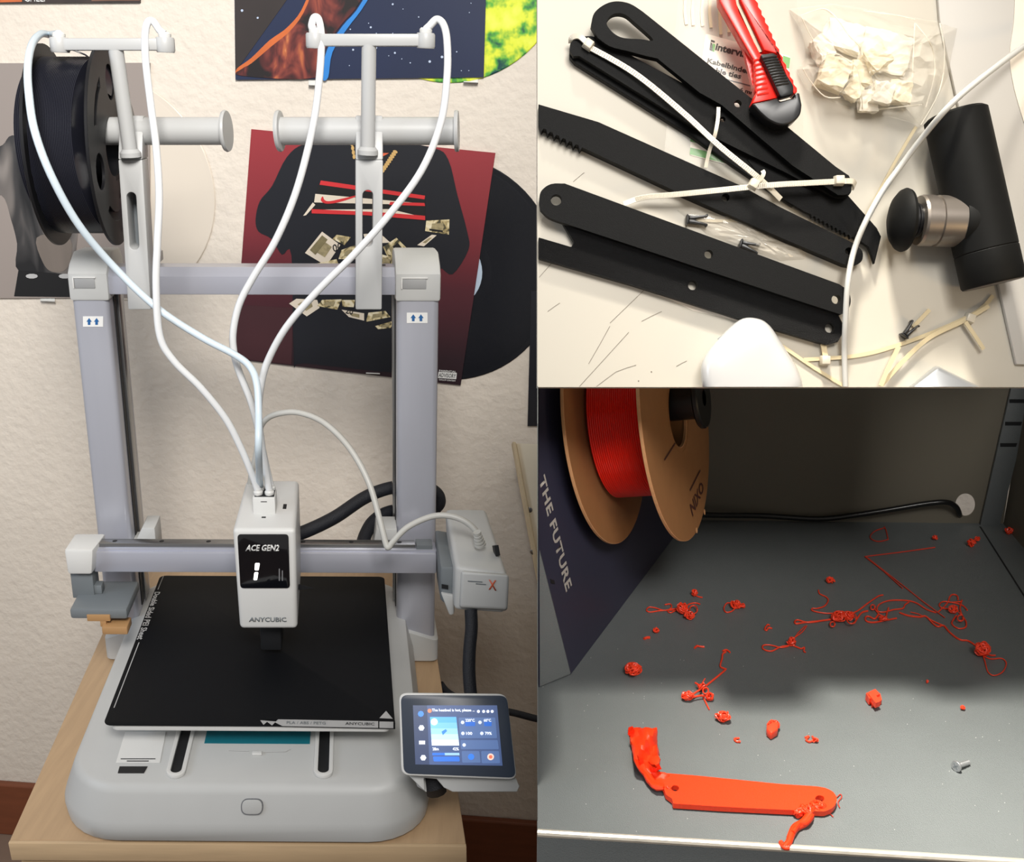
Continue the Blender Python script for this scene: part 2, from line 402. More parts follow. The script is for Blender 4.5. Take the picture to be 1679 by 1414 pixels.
# space sleeve
SP = sleeve('space_record_sleeve', 'dark blue starry record sleeve with fiery brown figure, at the top of the wall', [(383, -130), (800, -130), (793, 127), (386, 131)], M_space)
pr(SP, 'printed_dark_sky', [(384, -120), (545, -120), (470, 0), (386, 118)], mat('brown_black_sky', (44, 36, 34), 0.5, var=.3, scale=8), h)
pr(SP, 'printed_orange_rim', cr([(540, -120), (502, 0), (474, 42), (442, 66), (412, 95), (389, 112), (389, 121), (415, 106), (445, 80), (480, 52), (512, 5), (556, -120)], 4, True), M_glow, h + .0003)
pr(SP, 'printed_figure', cr([(550, -120), (505, 5), (478, 48), (445, 76), (412, 104), (398, 112), (394, 124), (520, 127), (533, 80), (560, 40), (592, 0), (650, -120)], 4, True), M_flesh, h + .0006)
pr(SP, 'printed_blue_rim', cr([(655, -120), (594, 2), (562, 42), (536, 82), (528, 127), (538, 127), (545, 86), (570, 46), (603, 0), (668, -120)], 4, True), M_cyan, h + .0008)
for k in range(46):
    rr = random.Random(k); u_, v_ = rr.uniform(392, 786), rr.uniform(4, 122)
    if 430 < u_ < 560 or (u_ < 470 and v_ > 60): continue
    pr(SP, 'printed_star', circ(u_, v_, rr.choice((.9, 1.2, 1.8, 2.3)), n=6), mat('star_print', (176, 190, 214), 0.5), h + .0005)
# records, each partly inside its sleeve
def record(name, label, u, v, m, lm, off=0.0012, R=0.15):
    c = wl(u, v, off); o = thing(name, label, 'record', c)
    prof = [(0.0036, 0.0), (R - .001, 0.0), (R, 0.0005), (R, 0.0010), (R - .001, 0.0016), (R * .96, .0014)]
    k = 24
    for i in range(k): r_ = R * (.95 - .55 * i / k); prof += [(r_, .0014), (r_ - R * .011, .00155)]
    prof += [(.052, .0015), (.0036, .0015)]
    obj('disc', lathe(prof, c, WN, 72), m, o, smooth=20)
    obj('centre_label', lathe([(.0036, .0016), (.05, .0016), (.05, .0019), (.0036, .0019)], c, WN, 40), lm, o, smooth=20)
    return o
record('black_record', 'black vinyl record half hidden behind the tilted red record sleeve', 730, 445, M_vinyl, mat('pale_blue_label', (170, 186, 204), .5), .0005)
record('cream_record', 'cream white vinyl record hanging on the wall behind the left spool holder', 176, 312, mat('cream_vinyl', (214, 204, 190), .35, var=.03, scale=3), M_cream, .0005)
M_gr = mat('green_marbled_vinyl', (150, 196, 52), .35, var=.0)
nt = M_gr.node_tree; b_ = nt.nodes['Principled BSDF']; tcn = nt.nodes['Texture Coordinate']
gd = nt.nodes.new('ShaderNodeTexNoise'); gd.inputs['Scale'].default_value = 42; gd.inputs['Detail'].default_value = 3
nt.links.new(tcn.outputs['Object'], gd.inputs['Vector'])
rp = nt.nodes.new('ShaderNodeValToRGB'); nt.links.new(gd.outputs['Fac'], rp.inputs[0])
rp.color_ramp.elements[0].position = .34; rp.color_ramp.elements[0].color = rgb(18, 70, 66)
rp.color_ramp.elements[1].position = .42; rp.color_ramp.elements[1].color = rgb(90, 168, 60)
e_ = rp.color_ramp.elements.new(.52); e_.color = rgb(214, 224, 60)
e_ = rp.color_ramp.elements.new(.7); e_.color = rgb(226, 232, 96)
nt.links.new(rp.outputs[0], b_.inputs['Base Color'])
GR = record('green_record', 'lime green marbled picture record behind the starry sleeve, upper right', 734, -80, M_gr, M_gr, .0005)
# grey portrait sleeve behind the black spool
GS = sleeve('portrait_record_sleeve', 'grey record sleeve with dark leather jacket figure, behind the black filament spool', [(-140, 104), (245, 103), (246, 488), (-140, 490)], M_greyp)
pr(GS, 'printed_jacket', cr([(-60, 260), (-20, 245), (4, 238), (20, 222), (60, 235), (125, 300), (128, 372), (120, 440), (112, 452), (32, 446), (28, 400), (18, 360), (2, 320), (-40, 330)], 4, True), M_leather, h)
pr(GS, 'printed_jacket_light', cr([(60, 390), (100, 385), (118, 400), (110, 440), (86, 446), (70, 430)], 4, True), mat('leather_sheen_print', (122, 112, 104), .5, var=.3, scale=20, stretch=(1, 1, .2)), h + .0004)
pr(GS, 'printed_belt', [(30, 444), (115, 450), (117, 487), (23, 486)], M_blackp, h + .0005)
for a in (52, 106): pr(GS, 'printed_stud', circ(a, 453, 10, 4, 10), M_silverink, h + .0009)
# sleeve at the top left, only its lower edge in view
TS = sleeve('dark_record_sleeve', 'dark record sleeve with brown print, cut by the top left edge', [(-140, -300), (232, -300), (229, 4), (-140, 6)], mat('dark_sleeve_print', (50, 38, 34), .5, var=.4, scale=30))
pr(TS, 'printed_patch', [(0, -8), (36, -8), (36, 3), (0, 4)], M_glow, h); pr(TS, 'printed_patch', [(150, -8), (229, -8), (229, 1), (150, 2)], mat('dull_brown_print', (110, 78, 62), .5, var=.2), h)
obj('lettering', text('CHLLi', quadmap(wl(40, -9, h), wl(74, -9, h), wl(74, 3, h), wl(40, 3, h)), n=WN), M_paper, TS, smooth=0)
DS = sleeve('black_record_sleeve', 'plain black record sleeve at the right end of the wall, beside the black record', [(871, 478), (1180, 478), (1180, 700), (865, 699)], mat('dark_navy_sleeve', (26, 28, 36), .4))
# clear clips that hold the sleeves
M_clip = mat('clear_clip', (214, 214, 210), .2, var=.02)
CL = (('red sleeve', 600, 602, 23), ('portrait sleeve', 66, 483, 24), ('starry sleeve, left one', 506, 129, 18), ('starry sleeve, right one', 760, 124, 24))
for nm, a, b, w in CL:
    c = thing('wall_clip', 'small clear clip under the ' + nm, 'clip', wl(a, b + 12), 'clear clips under the sleeves')
    obj('back_plate', slab(wl, WN, [(a, b + 2), (a + w, b + 3), (a + w, b + 13), (a, b + 12)], .0004, .0012), M_clip, c, smooth=0)
    obj('lip', hexa([wl(a, b + 9, .001), wl(a + w, b + 10, .001), wl(a + w, b + 12, .001), wl(a, b + 11, .001), wl(a, b + 9, .009), wl(a + w, b + 10, .009), wl(a + w, b + 12, .009), wl(a, b + 11, .009)], .0004, 1), M_clip, c)
# cream board leaning beside the wall, on the right
CB = thing('painted_board', 'chipped cream painted board beside the wall, right of the printer', 'board', plane(980, 1470, WA + WN * .10, WN))
def wq(u, v): return wl(u, v, .10)
obj('panel', hexa([wq(846, 727), wq(1000, 735), wq(1080, 1470), wq(984, 1470), wl(846, 731, .07), wl(1000, 735, .07), wl(1080, 1470, .07), wl(984, 1470, .07)], .002), mat('cream_paint', (226, 214, 190), .6, var=.04, scale=12, bump=.2), CB)
obj('edge_strip', hexa([wl(840, 724, .105), wl(846, 725, .105), wl(986, 1470, .105), wl(978, 1470, .105), wl(838, 728, .065), wl(846, 728, .065), wl(986, 1470, .065), wl(976, 1470, .065)], .0015), mat('yellowed_paint', (204, 184, 150), .6, var=.1, scale=30, bump=.4), CB)
for j, (a, b) in enumerate(((868, 836), (874, 905))): obj('screw_head', lathe([(.003, 0), (.004, .001), (.002, .002)], wl(a, b, .1), WN, 12), M_rail, CB)

# ================================================================== WOODEN TABLE
TB = thing('wooden_table', 'pale beech wooden table carrying the grey 3D printer', 'table', P(0, .2, 0) - V((0, 0, TABLE_Z)))
TXL, TXR = -.206, .1935
def P0(x, y, z): return P(x, y, 0) + V((0, 0, z))
obj('table_top', box(TXL, TXR, .004, .56, -.018, 0, .0012), M_wood_top, TB, P0)
obj('front_edge_band', box(TXL, TXR, .0, .0039, -.0185, 0, .0006), M_wood, TB, P0)
obj('front_panel', box(TXL + .006, TXR - .004, .006, .02, -.20, -.0187), M_wood, TB, P0)
for x in (TXL + .004, TXR - .02): obj('side_panel', box(x, x + .016, .0205, .55, -TABLE_Z, -.0187), M_wood, TB, P0)
obj('back_panel', box(TXL + .021, TXR - .021, .535, .549, -TABLE_Z + .1, -.0187), M_wood, TB, P0)

# ================================================================== 3D PRINTER
PR = thing('printer', 'light grey desktop 3D printer with black bed, standing on the wooden table', '3D printer', P(0, .15, 0))
def rr3(x0, x1, y0, y1, r, z): return [V((a, b, z)) for a, b in rrect(x0, x1, y0, y1, r, 8)]
base = loft([rr3(-.160, .158, .004, .40, .05, .0005), rr3(-.166, .164, .0, .40, .056, .004), rr3(-.167, .165, -.002, .40, .056, .018), rr3(-.166, .1645, .0, .40, .055, .023), rr3(-.157, .158, .006, .398, .05, .047), rr3(-.154, .156, .0095, .396, .047, .053), rr3(-.149, .152, .014, .392, .042, .055)])
BASE = obj('base', base, M_grey, PR, P, 40)
# slots with raised rims
for u in (287, 530):
    a = loc(u, 1275, 2, .055); x, y = a.x, a.y
    rim = prism(capsule((x, y + .006), (x, .30), .0085), lambda k: V((k[0], k[1], .0552)), lambda k: V((k[0], k[1], .0585)), [capsule((x, y + .007), (x, .299), .0048)], .0012)
    s_ = obj('slot_rim', rim, M_white, BASE, P)
    obj('slot', prism(capsule((x, y + .007), (x, .299), .005), lambda k: V((k[0], k[1], .0551)), lambda k: V((k[0], k[1], .0556))), M_dark, BASE, P)
a, b = loc(335, 1219, 2, .0555), loc(508, 1221, 2, .0555)
obj('teal_film', box(a.x, b.x, a.y, a.y + .06, .0552, .0557), M_teal, BASE, P)
a = loc(413, 1240, 2, .055); obj('latch', box(a.x, a.x + .009, a.y, a.y + .005, .0552, .0575, .0006), M_white, BASE, P)
for s in (-1, 1):
    q = [loc(u, v, 2, .0557) for u, v in (((375, 1231), (408, 1232)) if s < 0 else ((432, 1234), (468, 1233), (476, 1229)))]
    obj('emboss_line', tube([P(*p) for p in q], .0004, 5), M_silverink, BASE)
def bquad(pts, z): return [P(*loc(u, v, 2, z)) for u, v in pts]
q = bquad([(205, 1201), (272, 1200), (262, 1251), (190, 1251)], .0556)
obj('sticker', prism([(i, 0) for i in range(4)], lambda k: q[k[0]] - EZ * .0003, lambda k: q[k[0]]), M_paper, BASE, smooth=0)
obj('sticker_print', hexa(bquad([(198, 1244), (255, 1244), (254.6, 1245.4), (197.6, 1245.4)], .0558) + bquad([(198, 1244), (255, 1244), (254.6, 1245.4), (197.6, 1245.4)], .0557)), M_ink, BASE, smooth=0)
obj('sticker_print', hexa(bquad([(208, 1247.5), (244, 1247.5), (243.7, 1249), (207.7, 1249)], .0558) + bquad([(208, 1247.5), (244, 1247.5), (243.7, 1249), (207.7, 1249)], .0557)), M_ink, BASE, smooth=0)
q2 = bquad([(196, 1257), (242, 1257), (248, 1262), (246, 1269), (236, 1268), (193, 1268)], .0556)
obj('black_sticker', prism([(math.cos(-i), math.sin(-i)) for i in range(6)], lambda k: V(), lambda k: V()) if 0 else hexa([q2[0], q2[1], q2[4], q2[5]] + [p - EZ * .0003 for p in (q2[0], q2[1], q2[4], q2[5])]), M_ink, BASE, smooth=0)
# power button on the sloping front
bt0, bt1 = P(0, 0, .023), P(0, .006, .047)
bn = EX.cross(bt1 - bt0).normalized()
if bn.y > 0: bn = -bn
def bfr(u, v, h_=0.0): return plane(u, v, bt0 + bn * h_, bn)
obj('button_groove', slab(bfr, bn, round_poly([(395, 1311), (431, 1311), (431, 1337), (395, 1337)], 12), -.003, .0016), mat('button_gap', (112, 114, 118), .5), BASE)
obj('power_button', slab(bfr, bn, round_poly([(396.5, 1312.2), (429.5, 1312.2), (429.5, 1335.8), (396.5, 1335.8)], 11), -.002, .0022, bev=.0003), M_grey, BASE)
# heated bed
BX0, BX1, BY0, BY1, BZ = -.127, .134, .053, .345, .085
BED = obj('heated_bed', prism(rrect(BX0 + .006, BX1 - .004, BY0 + .002, BY1, .006), lambda k: V((k[0], k[1], BZ - .0075)), lambda k: V((k[0], k[1], BZ - .0012)), bev=.001), M_white, PR, P)
obj('build_plate', prism(rrect(BX0, BX1, BY0, BY1, .007), lambda k: V((k[0], k[1], BZ - .001)), lambda k: V((k[0], k[1], BZ)), bev=.0002), M_pei, BED, P)
for a, b in (((268, 945), (259, 967)), ((228, 1054), (187, 1161))):
    pa, pb = loc(a[0], a[1], 2, BZ), loc(b[0], b[1], 2, BZ)
    obj('printed_line', tube([P(pa.x, pa.y, BZ + .0001), P(pb.x, pb.y, BZ + .0001)], .0006, 4, (EZ, .3)), M_silverink, BED)
tq = [P(*loc(u, v, 2, BZ + .0002)) for u, v in ((263, 971), (235, 1049), (224, 1049), (254, 971))]
obj('lettering', text('Double Sided PEI Sheet', quadmap(*tq), width=.02), M_silverink, BED, smooth=0)
# printed front lip of the plate
fy = BY0 - .0004
def lip(u, v, o=0.0): return P(*loc(u, v, 1, fy - o))
def lipq(pts, o, th=.0005):
    return prism([(p[0], p[1]) for p in pts], lambda k: lip(k[0], k[1], o) + EY * th, lambda k: lip(k[0], k[1], o))
obj('front_lip', lipq([(437, 1180), (452, 1180), (648, 1186), (648, 1196), (455, 1192)], 0, .004), M_pei, BED, smooth=0)
obj('lip_label', lipq([(456, 1180.5), (620, 1183.5), (620, 1194), (463, 1191), (451, 1185)], .0006), M_silverink, BED, smooth=0)
obj('lip_label_end', lipq([(622, 1184), (645, 1184.5), (645, 1194.5), (622, 1194)], .0006), M_silverink, BED, smooth=0)
obj('lip_arrow', lipq([(427, 1182), (452, 1184), (446, 1190), (438, 1184), (432, 1189)], .0006), M_silverink, BED, smooth=0)
obj('lettering', text('PLA / ABS / PETG', quadmap(lip(470, 1183, .0012), lip(534, 1184, .0012), lip(534, 1188.5, .0012), lip(470, 1187.5, .0012))), M_dgrey, BED, smooth=0)
obj('lettering', text('ANYCUBIC', quadmap(lip(566, 1184.5, .0012), lip(614, 1185.5, .0012), lip(614, 1190, .0012), lip(566, 1189, .0012))), M_ink, BED, smooth=0)
t3 = [P(*loc(u, v, 2, BZ + .0003)) for u, v in ((633, 1166), (644, 1179), (622, 1178))]
bm = bmesh.new(); bm.faces.new([bm.verts.new(p) for p in t3]); obj('warning_triangle', bm, M_silverink, BED, smooth=0)
# columns
def column(x0, x1, side):
    c = thing('column', None, None, V((0, 0, 0)))
    return c
for side, x0, x1 in ((-1, -.1835, -.146), (1, .1465, .1895)):
    y0 = .30
    C_ = obj('column', prism(rrect(x0, x1, y0, y0 + .075, .006, 4), lambda k: V((k[0], k[1], .03)), lambda k: V((k[0], k[1], .422))), M_alu, PR, P)
    xi = x1 if side < 0 else x0
    xo = xi + .0004 if side < 0 else xi - .0004
    obj('rail_groove', box(min(xi - .001, xo), max(xi + .001, xo), y0 + .020, y0 + .030, .06, .42), M_dark, C_, P)
    obj('rail_strip', box(min(xi, xi - side * .003), max(xi, xi - side * .003), y0 + .033, y0 + .052, .06, .42, .0005), M_rail, C_, P)
    # cap
    xa, xb = x0 - .0015, x1 + .0015
    prof = [(y0 - .002, .418), (y0 + .077, .418), (y0 + .077, .452), (y0 + .068, .462), (y0 + .03, .464), (y0 + .008, .455), (y0 - .002, .446)]
    cap = prism(prof, lambda k: V((xa, k[0], k[1])), lambda k: V((xb, k[0], k[1])), bev=.003)
    K_ = obj('column_cap', cap, M_grey, PR, P)
    w = (xb - xa)
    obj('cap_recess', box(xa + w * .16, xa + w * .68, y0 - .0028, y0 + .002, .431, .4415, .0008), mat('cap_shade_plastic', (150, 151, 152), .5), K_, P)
    obj('cap_recess_frame', join(box(xa + w * .13, xa + w * .71, y0 - .0034, y0 - .002, .4415, .4428, .0003), box(xa + w * .13, xa + w * .16, y0 - .0034, y0 - .002, .431, .4415, .0003)), M_white, K_, P)
    # handling sticker with two arrows
    sq = ((136, 519), (169, 519), (169, 536), (136, 536)) if side < 0 else ((667, 513), (701, 513), (701, 530), (667, 530))
    S_ = [P(*loc(u, v, 1, y0 - .0004)) for u, v in sq]
    st = obj('arrow_sticker', hexa(S_ + [p + EY * .0003 for p in S_]), M_paper, C_, smooth=0)
    qm = quadmap(*[p - EY * .0004 for p in S_])
    for ax_ in (.18, .55):
        bm = bmesh.new(); bm.faces.new([bm.verts.new(qm(ax_ + a * .26, b)) for a, b in ((.25, .2), (.75, .2), (.75, .5), (1, .5), (.5, .86), (0, .5), (.25, .5))])
        obj('printed_arrow', bm, M_blue, C_, smooth=0)
    # foot
    fx0, fx1 = (-.1875, -.128) if side < 0 else (.128, .1935)
    ft = loft([[V((a, b, z if not isinstance(z, tuple) else z[0] + (z[1] - z[0]) * (a - fx0) / (fx1 - fx0))) for a, b in rrect(fx0 + i_, fx1 - i_, y0 - .004 + i_, y0 + .09, .008, 5)] for z, i_ in ((0.0005, .003), (.003, 0), ((.028, .05) if side < 0 else (.05, .028), 0), ((.030, .052) if side < 0 else (.052, .030), .003))])
    obj('column_foot', ft, M_grey, PR, P)
    # z carriage bracket behind the beam
    xs = (-.146, -.118) if side < 0 else (.118, .1465)
    br = prism([(xs[0], .135), (xs[1], .135), (xs[1], .168), (xs[0] + .014, .168), (xs[0] + .004, .148), (xs[0], .148)] if side < 0 else [(xs[0], .135), (xs[1], .135), (xs[1], .168), (xs[0] + .006, .168)], lambda k: V((k[0], .295, k[1])), lambda k: V((k[0], .33, k[1])), bev=.001)
    obj('carriage_bracket', br, M_grey, PR, P)
# top bar
BAR = obj('top_bar', prism([(.302, .424), (.345, .424), (.345, .449), (.312, .4505), (.302, .4425)], lambda k: V((-.147, k[0], k[1])), lambda k: V((.148, k[0], k[1])), bev=.0012), M_alu_x, PR, P)
for x in (-.128, .134): obj('bar_bolt', lathe([(.0025, 0), (.0025, .0006)], P(x, .325, .4505), EZ, 10), M_dark, BAR)
# X beam
gy = .25
z_lo, z_mid, z_hi = loc(440, 940, 1, gy).z, loc(440, 907, 1, gy).z, loc(440, 905, 1, gy).z
xL, xR = loc(152, 920, 1, gy).x, loc(716, 920, 1, gy).x
BEAM = obj('x_beam', box(xL, xR, gy, gy + .03, z_lo, z_mid, .0015), M_alu_x, PR, P)
obj('linear_rail', box(xL, xR - .022, gy + .008, gy + .02, z_mid, z_mid + .0065, .0006), M_rail, BEAM, P)
obj('rail_base', box(xL, xR, gy + .004, gy + .024, z_mid - .0005, z_mid + .0022, .0003), M_alu_x, BEAM, P)
rb = [loc(u, 888, 2, z_mid + .0066) for u in (188, 265, 342, 497, 576, 655)]
rb0 = None
for p in rb:
    hb = obj('rail_bolt', lathe([(.0026, 0), (.0026, .0004)], P(p.x, gy + .014, z_mid + .0062), EZ, 10), M_dark, BEAM)
obj('rail_end_block', box(xR - .021, xR - .004, gy + .006, gy + .022, z_mid + .0002, z_mid + .0068, .0006), M_dgrey, BEAM, P)
# left end cap and wiper bracket
g0 = gy - .012
a, b = loc(106, 902, 1, g0), loc(157, 943, 1, g0)
obj('beam_end_cap', hexa([V((a.x, g0, b.z)), V((b.x - .004, g0, b.z)), V((b.x, g0, a.z)), V((a.x - .001, g0, a.z)), V((a.x, gy + .03, b.z)), V((b.x, gy + .03, b.z)), V((b.x + .004, gy + .03, a.z)), V((a.x, gy + .03, a.z))], .003), M_white, PR, P)
W = obj('wiper_bracket', join(box(loc(119, 960, 1, gy).x, loc(155, 960, 1, gy).x, gy - .004, gy + .02, .108, b.z + .001, .001),
    box(loc(116, 1000, 1, gy - .03).x, loc(210, 1000, 1, gy - .03).x, gy - .035, gy + .03, .100, .112, .003),
    box(loc(150, 960, 1, gy).x, loc(167, 960, 1, gy).x, gy - .002, gy + .01, .112, .122, .001)), M_dgrey, PR, P)
obj('wiper_pad', box(loc(142, 1008, 1, gy - .036).x, loc(180, 1008, 1, gy - .036).x, gy - .0365, gy - .03, .0985, .106, .0006), M_tan, W, P)
obj('wiper_pad', join(box(loc(164, 1020, 1, gy - .036).x, loc(174, 1020, 1, gy - .036).x, gy - .0362, gy - .03, .092, .1, .0005), box(loc(168, 1020, 1, gy - .036).x, loc(210, 1020, 1, gy - .036).x, gy - .042, gy - .02, .086, .095, .0015)), M_tan, W, P)
# tool head
ty = .15
f = [loc(u, v, 1, ty) for u, v in ((381, 868), (485, 868), (488, 1033), (393, 1033))]
tz = f[0].z
bk = [loc(u, 787, 2, tz) for u in (405, 490)]; yb = bk[0].y
fr_ = [V((p.x, ty, p.z)) for p in f]
bkk = [V((bk[0].x - .001, yb, tz)), V((bk[1].x, yb, tz)), V((bk[1].x, yb, f[2].z + .012)), V((bk[0].x, yb, f[3].z + .012))]
TOOL = obj('tool_head', hexa(fr_ + bkk, .0045, 4), M_white, PR, P)
w0 = [loc(u, v, 1, ty - .0006) for u, v in ((389, 877), (474, 877), (475.5, 965), (394, 965))]
def tf(u, v, o): return P(*loc(u, v, 1, ty - o))
def sq_round(c4, r, o, th, n=5):
    """rounded quad in pixel space on the tool head's front"""
    tl, tr, br_, bl = [V((p[0], p[1])) for p in c4]; out = []
    for p, a, c in ((tl, bl, tr), (tr, tl, br_), (br_, tr, bl), (bl, br_, tl)):
        d1, d2 = (a - p).normalized() * r, (c - p).normalized() * r
        for i in range(n + 1):
            t = i / n; out.append(tuple((p + d1) * (1 - t) ** 2 + p * 2 * t * (1 - t) + (p + d2) * t * t))
    return prism(out, lambda k: tf(k[0], k[1], o) + EY * th, lambda k: tf(k[0], k[1], o), bev=.0003)
obj('window', sq_round(((389, 877), (473, 877), (475.5, 965), (394, 965)), 6, .0012, .003), M_glass, TOOL)
obj('lettering', text('ACE GEN2', quadmap(tf(404, 893.5, .0016), tf(458, 893.5, .0016), tf(458, 904, .0016), tf(403, 904, .0016)), n=-EY, shear=.03, width=.03), M_paper, TOOL, smooth=0)
obj('lettering', text('ANYCUBIC', quadmap(tf(409, 1012.5, .0004), tf(469, 1012.5, .0004), tf(470, 1020, .0004), tf(408, 1020, .0004)), n=-EY, width=.02), M_dgrey, TOOL, smooth=0)
for q in (((457, 933), (459, 933), (459, 953), (457, 953)), ((462, 936), (464, 936), (464, 953), (462, 953))): obj('small_print', sq_round(q, .5, .0016, .0004), mat('dim_ink', (120, 120, 122), .5), TOOL, smooth=0)
M_led = mat('lit_lamp', (255, 250, 240), .3, emit=2.2)
for q in (((418, 924), (426, 924), (424, 936), (417.5, 936)), ((417, 939), (423.5, 939), (421.5, 952), (415.5, 952))): obj('lit_lamp', sq_round(q, 2, .0017, .0008), M_led, TOOL)
hx0, hx1 = loc(415, 820, 2, tz + .012).x, loc(452, 820, 2, tz + .012).x
hy = loc(433, 843, 2, tz).y
hy1 = loc(433, 800, 2, tz + .018).y
hub = obj('tube_hub', box(hx0, hx1, hy, hy1, tz - .002, tz + .017, .0012), M_white, TOOL, P)
obj('hub_plate', box(hx0 + .002, hx1 - .001, hy + .002, hy1 - .001, tz + .0165, tz + .0178, .0003), M_dark, hub, P)
obj('hub_mark', box((hx0 + hx1) / 2 - .003, (hx0 + hx1) / 2 + .003, hy - .0003, hy + .001, tz + .0125, tz + .0132), M_ink, hub, P)
obj('top_slit', box(hx1 + .006, hx1 + .0095, hy + .012, hy + .024, tz - .0005, tz + .0003), M_dark, TOOL, P)
obj('sensor_hole', box((hx0 + hx1) / 2 - .002, (hx0 + hx1) / 2 + .002, hy - .010, hy - .007, tz - .0005, tz + .0003), M_dark, TOOL, P)
ports = []
for i, (fx, fy2) in enumerate(((.24, .28), (.74, .28), (.28, .78), (.76, .78))):
    c = P(hx0 + (hx1 - hx0) * fx, hy + (hy1 - hy) * fy2, tz + .0178); ports.append(c + EZ * .003)
    obj('push_fitting', lathe([(.0042, 0), (.0046, .001), (.0046, .003), (.0034, .0045), (.0034, .006)], c, EZ, 14), M_white, hub)
nz_ = P((f[0].x + f[1].x) / 2, ty + .035, f[2].z)
obj('nozzle_block', box((f[0].x + f[1].x) / 2 - .011, (f[0].x + f[1].x) / 2 + .010, ty + .02, ty + .05, BZ + .006, f[2].z + .006, .002), M_dark, TOOL, P)
obj('nozzle', lathe([(.001, -.004), (.004, .001), (.004, .004)], P((f[0].x + f[1].x) / 2, ty + .03, BZ + .0055), EZ, 12), M_rail, TOOL)
obj('duct_lip', hexa([P(*loc(490, 958, 1, ty + .03)), P(*loc(515, 965, 1, ty + .03)), P(*loc(490, 968, 1, ty + .03)), P(*loc(489, 966, 1, ty + .03))] + [P(*loc(490, 958, 1, ty + .04)), P(*loc(512, 964, 1, ty + .04)), P(*loc(490, 968, 1, ty + .04)), P(*loc(489, 966, 1, ty + .04))]), M_dark, TOOL, smooth=0)
# right-hand motor housing
my, mb = .155, .285
fm = [loc(u, v, 1, my) for u, v in ((747, 929), (833, 942), (829, 1008), (744, 1002))]
mt = [loc(u, 834, 1, mb) for u in (733, 797)]
HS = obj('motor_housing', hexa(fm + [V((mt[0].x - .002, mb, mt[0].z)), V((mt[1].x, mb, mt[1].z)), V((mt[1].x, mb, fm[2].z + .01)), V((mt[0].x, mb, fm[3].z + .01))], .005, 4), M_grey, PR, P)
obj('housing_front', hexa([loc(u, v, 1, my - .007) for u, v in ((757, 938), (835, 944), (832, 1000), (754, 996))] + [loc(u, v, 1, my + .004) for u, v in ((755, 934), (834, 941), (832, 1003), (752, 998))], .003, 3), M_grey, HS, P)
def hf(u, v, o=.0076): return P(*loc(u, v, 1, my - o))
obj('lettering', text('X', quadmap(hf(801, 951), hf(814, 952), hf(814, 969), hf(801, 967)), n=-EY), M_orange, HS, smooth=0)
for q in (((767, 952.5), (791, 954), (791, 955.6), (767, 954.1)), ((780, 956.8), (797, 958.2), (797, 959.8), (780, 958.4))): obj('small_print', hexa([hf(*p) for p in q] + [hf(p[0], p[1], .0070) for p in q]), M_dgrey, HS, smooth=0)
obj('side_vent', hexa([P(*p) + EX * .002 for p in (loc(807, 895, 1, my + .03), loc(814, 894, 1, my + .03), loc(817, 911, 1, my + .03), loc(810, 913, 1, my + .03))] + [P(*p) for p in (loc(807, 895, 1, my + .04), loc(814, 894, 1, my + .04), loc(817, 911, 1, my + .04), loc(810, 913, 1, my + .04))]), M_dark, HS, smooth=0)
gp = hexa([loc(u, v, 1, my + .022) for u, v in ((722, 930), (745, 930), (744, 1000), (722, 985))] + [loc(u, v, 1, mb) for u, v in ((713, 868), (735, 872), (738, 960), (716, 950))], .003, 2)
G_ = obj('motor_bracket', gp, M_dgrey, HS, P)
obj('bracket_foot', hexa([loc(u, v, 1, my + .018) for u, v in ((722, 972), (745, 976), (745, 1008), (737, 1010))] + [loc(u, v, 1, my + .05) for u, v in ((724, 960), (745, 965), (745, 996), (738, 998))], .002, 2), M_grey, G_, P)
obj('bracket_slot', hexa([loc(u, v, 1, my + .0205) for u, v in ((724, 958), (735, 960), (735, 967), (724, 965))] + [loc(u, v, 1, my + .03) for u, v in ((724, 958), (735, 960), (735, 967), (724, 965))]), M_dark, G_, P)
obj('bracket_bolt', lathe([(.003, 0), (.003, .001)], P(*loc(723, 884, 1, mb - .02)), EZ, 10), M_dark, G_)
# touch screen on its bracket
sc_n = (-(FW) * .92 + V((0.10, 0, .30))).normalized()
sc_p = at(752, 1205, .835)
def scp(u, v, h=0.0): return plane(u, v, sc_p + sc_n * h, sc_n)
SCR = obj('screen_case', slab(scp, sc_n, round_poly([(654, 1136), (831, 1138), (848, 1279), (658, 1272)], 14), -.012, 0, bev=.0015), M_white, PR)
obj('screen_glass', slab(scp, sc_n, round_poly([(657, 1140), (831, 1141), (846, 1276), (662, 1269)], 12), 0, .0006, bev=.0002), mat('screen_glass', (50, 60, 76), .35, var=.03), SCR)
def scr(name, pts, col, h, emit=.75, var=.02, r=0, scale=20):
    nm = 'screen_%d_%d_%d_%d' % (col + (int(emit * 100),))
    return obj(name, slab(scp, sc_n, round_poly(pts, r) if r else pts, h, h + .0002), mat(nm, col, .3, var=var, scale=scale, emit=emit), SCR, smooth=0)
scr('display', [(677, 1157), (815, 1157), (824, 1256), (681, 1254)], (72, 96, 146), .0007, .42)
scr('side_menu', [(677, 1157), (700, 1157), (704, 1254.5), (681, 1254)], (50, 70, 112), .0010, .3)
for q in ([(752, 1177), (812, 1177), (815, 1211), (754, 1211)], [(755, 1214), (816, 1214), (818, 1229), (756, 1229)], [(757, 1232), (786, 1232), (788, 1251), (758, 1251)], [(789, 1232), (818, 1232), (820, 1252), (790, 1252)]):
    scr('screen_card', q, (88, 118, 172), .0010, .5, r=2)
PV = quadmap
pv = [(705, 1176), (748, 1176), (753, 1223), (708, 1223)]
cols = [(92, 176, 236), (120, 192, 240), (152, 206, 242), (188, 222, 244), (226, 240, 248)]
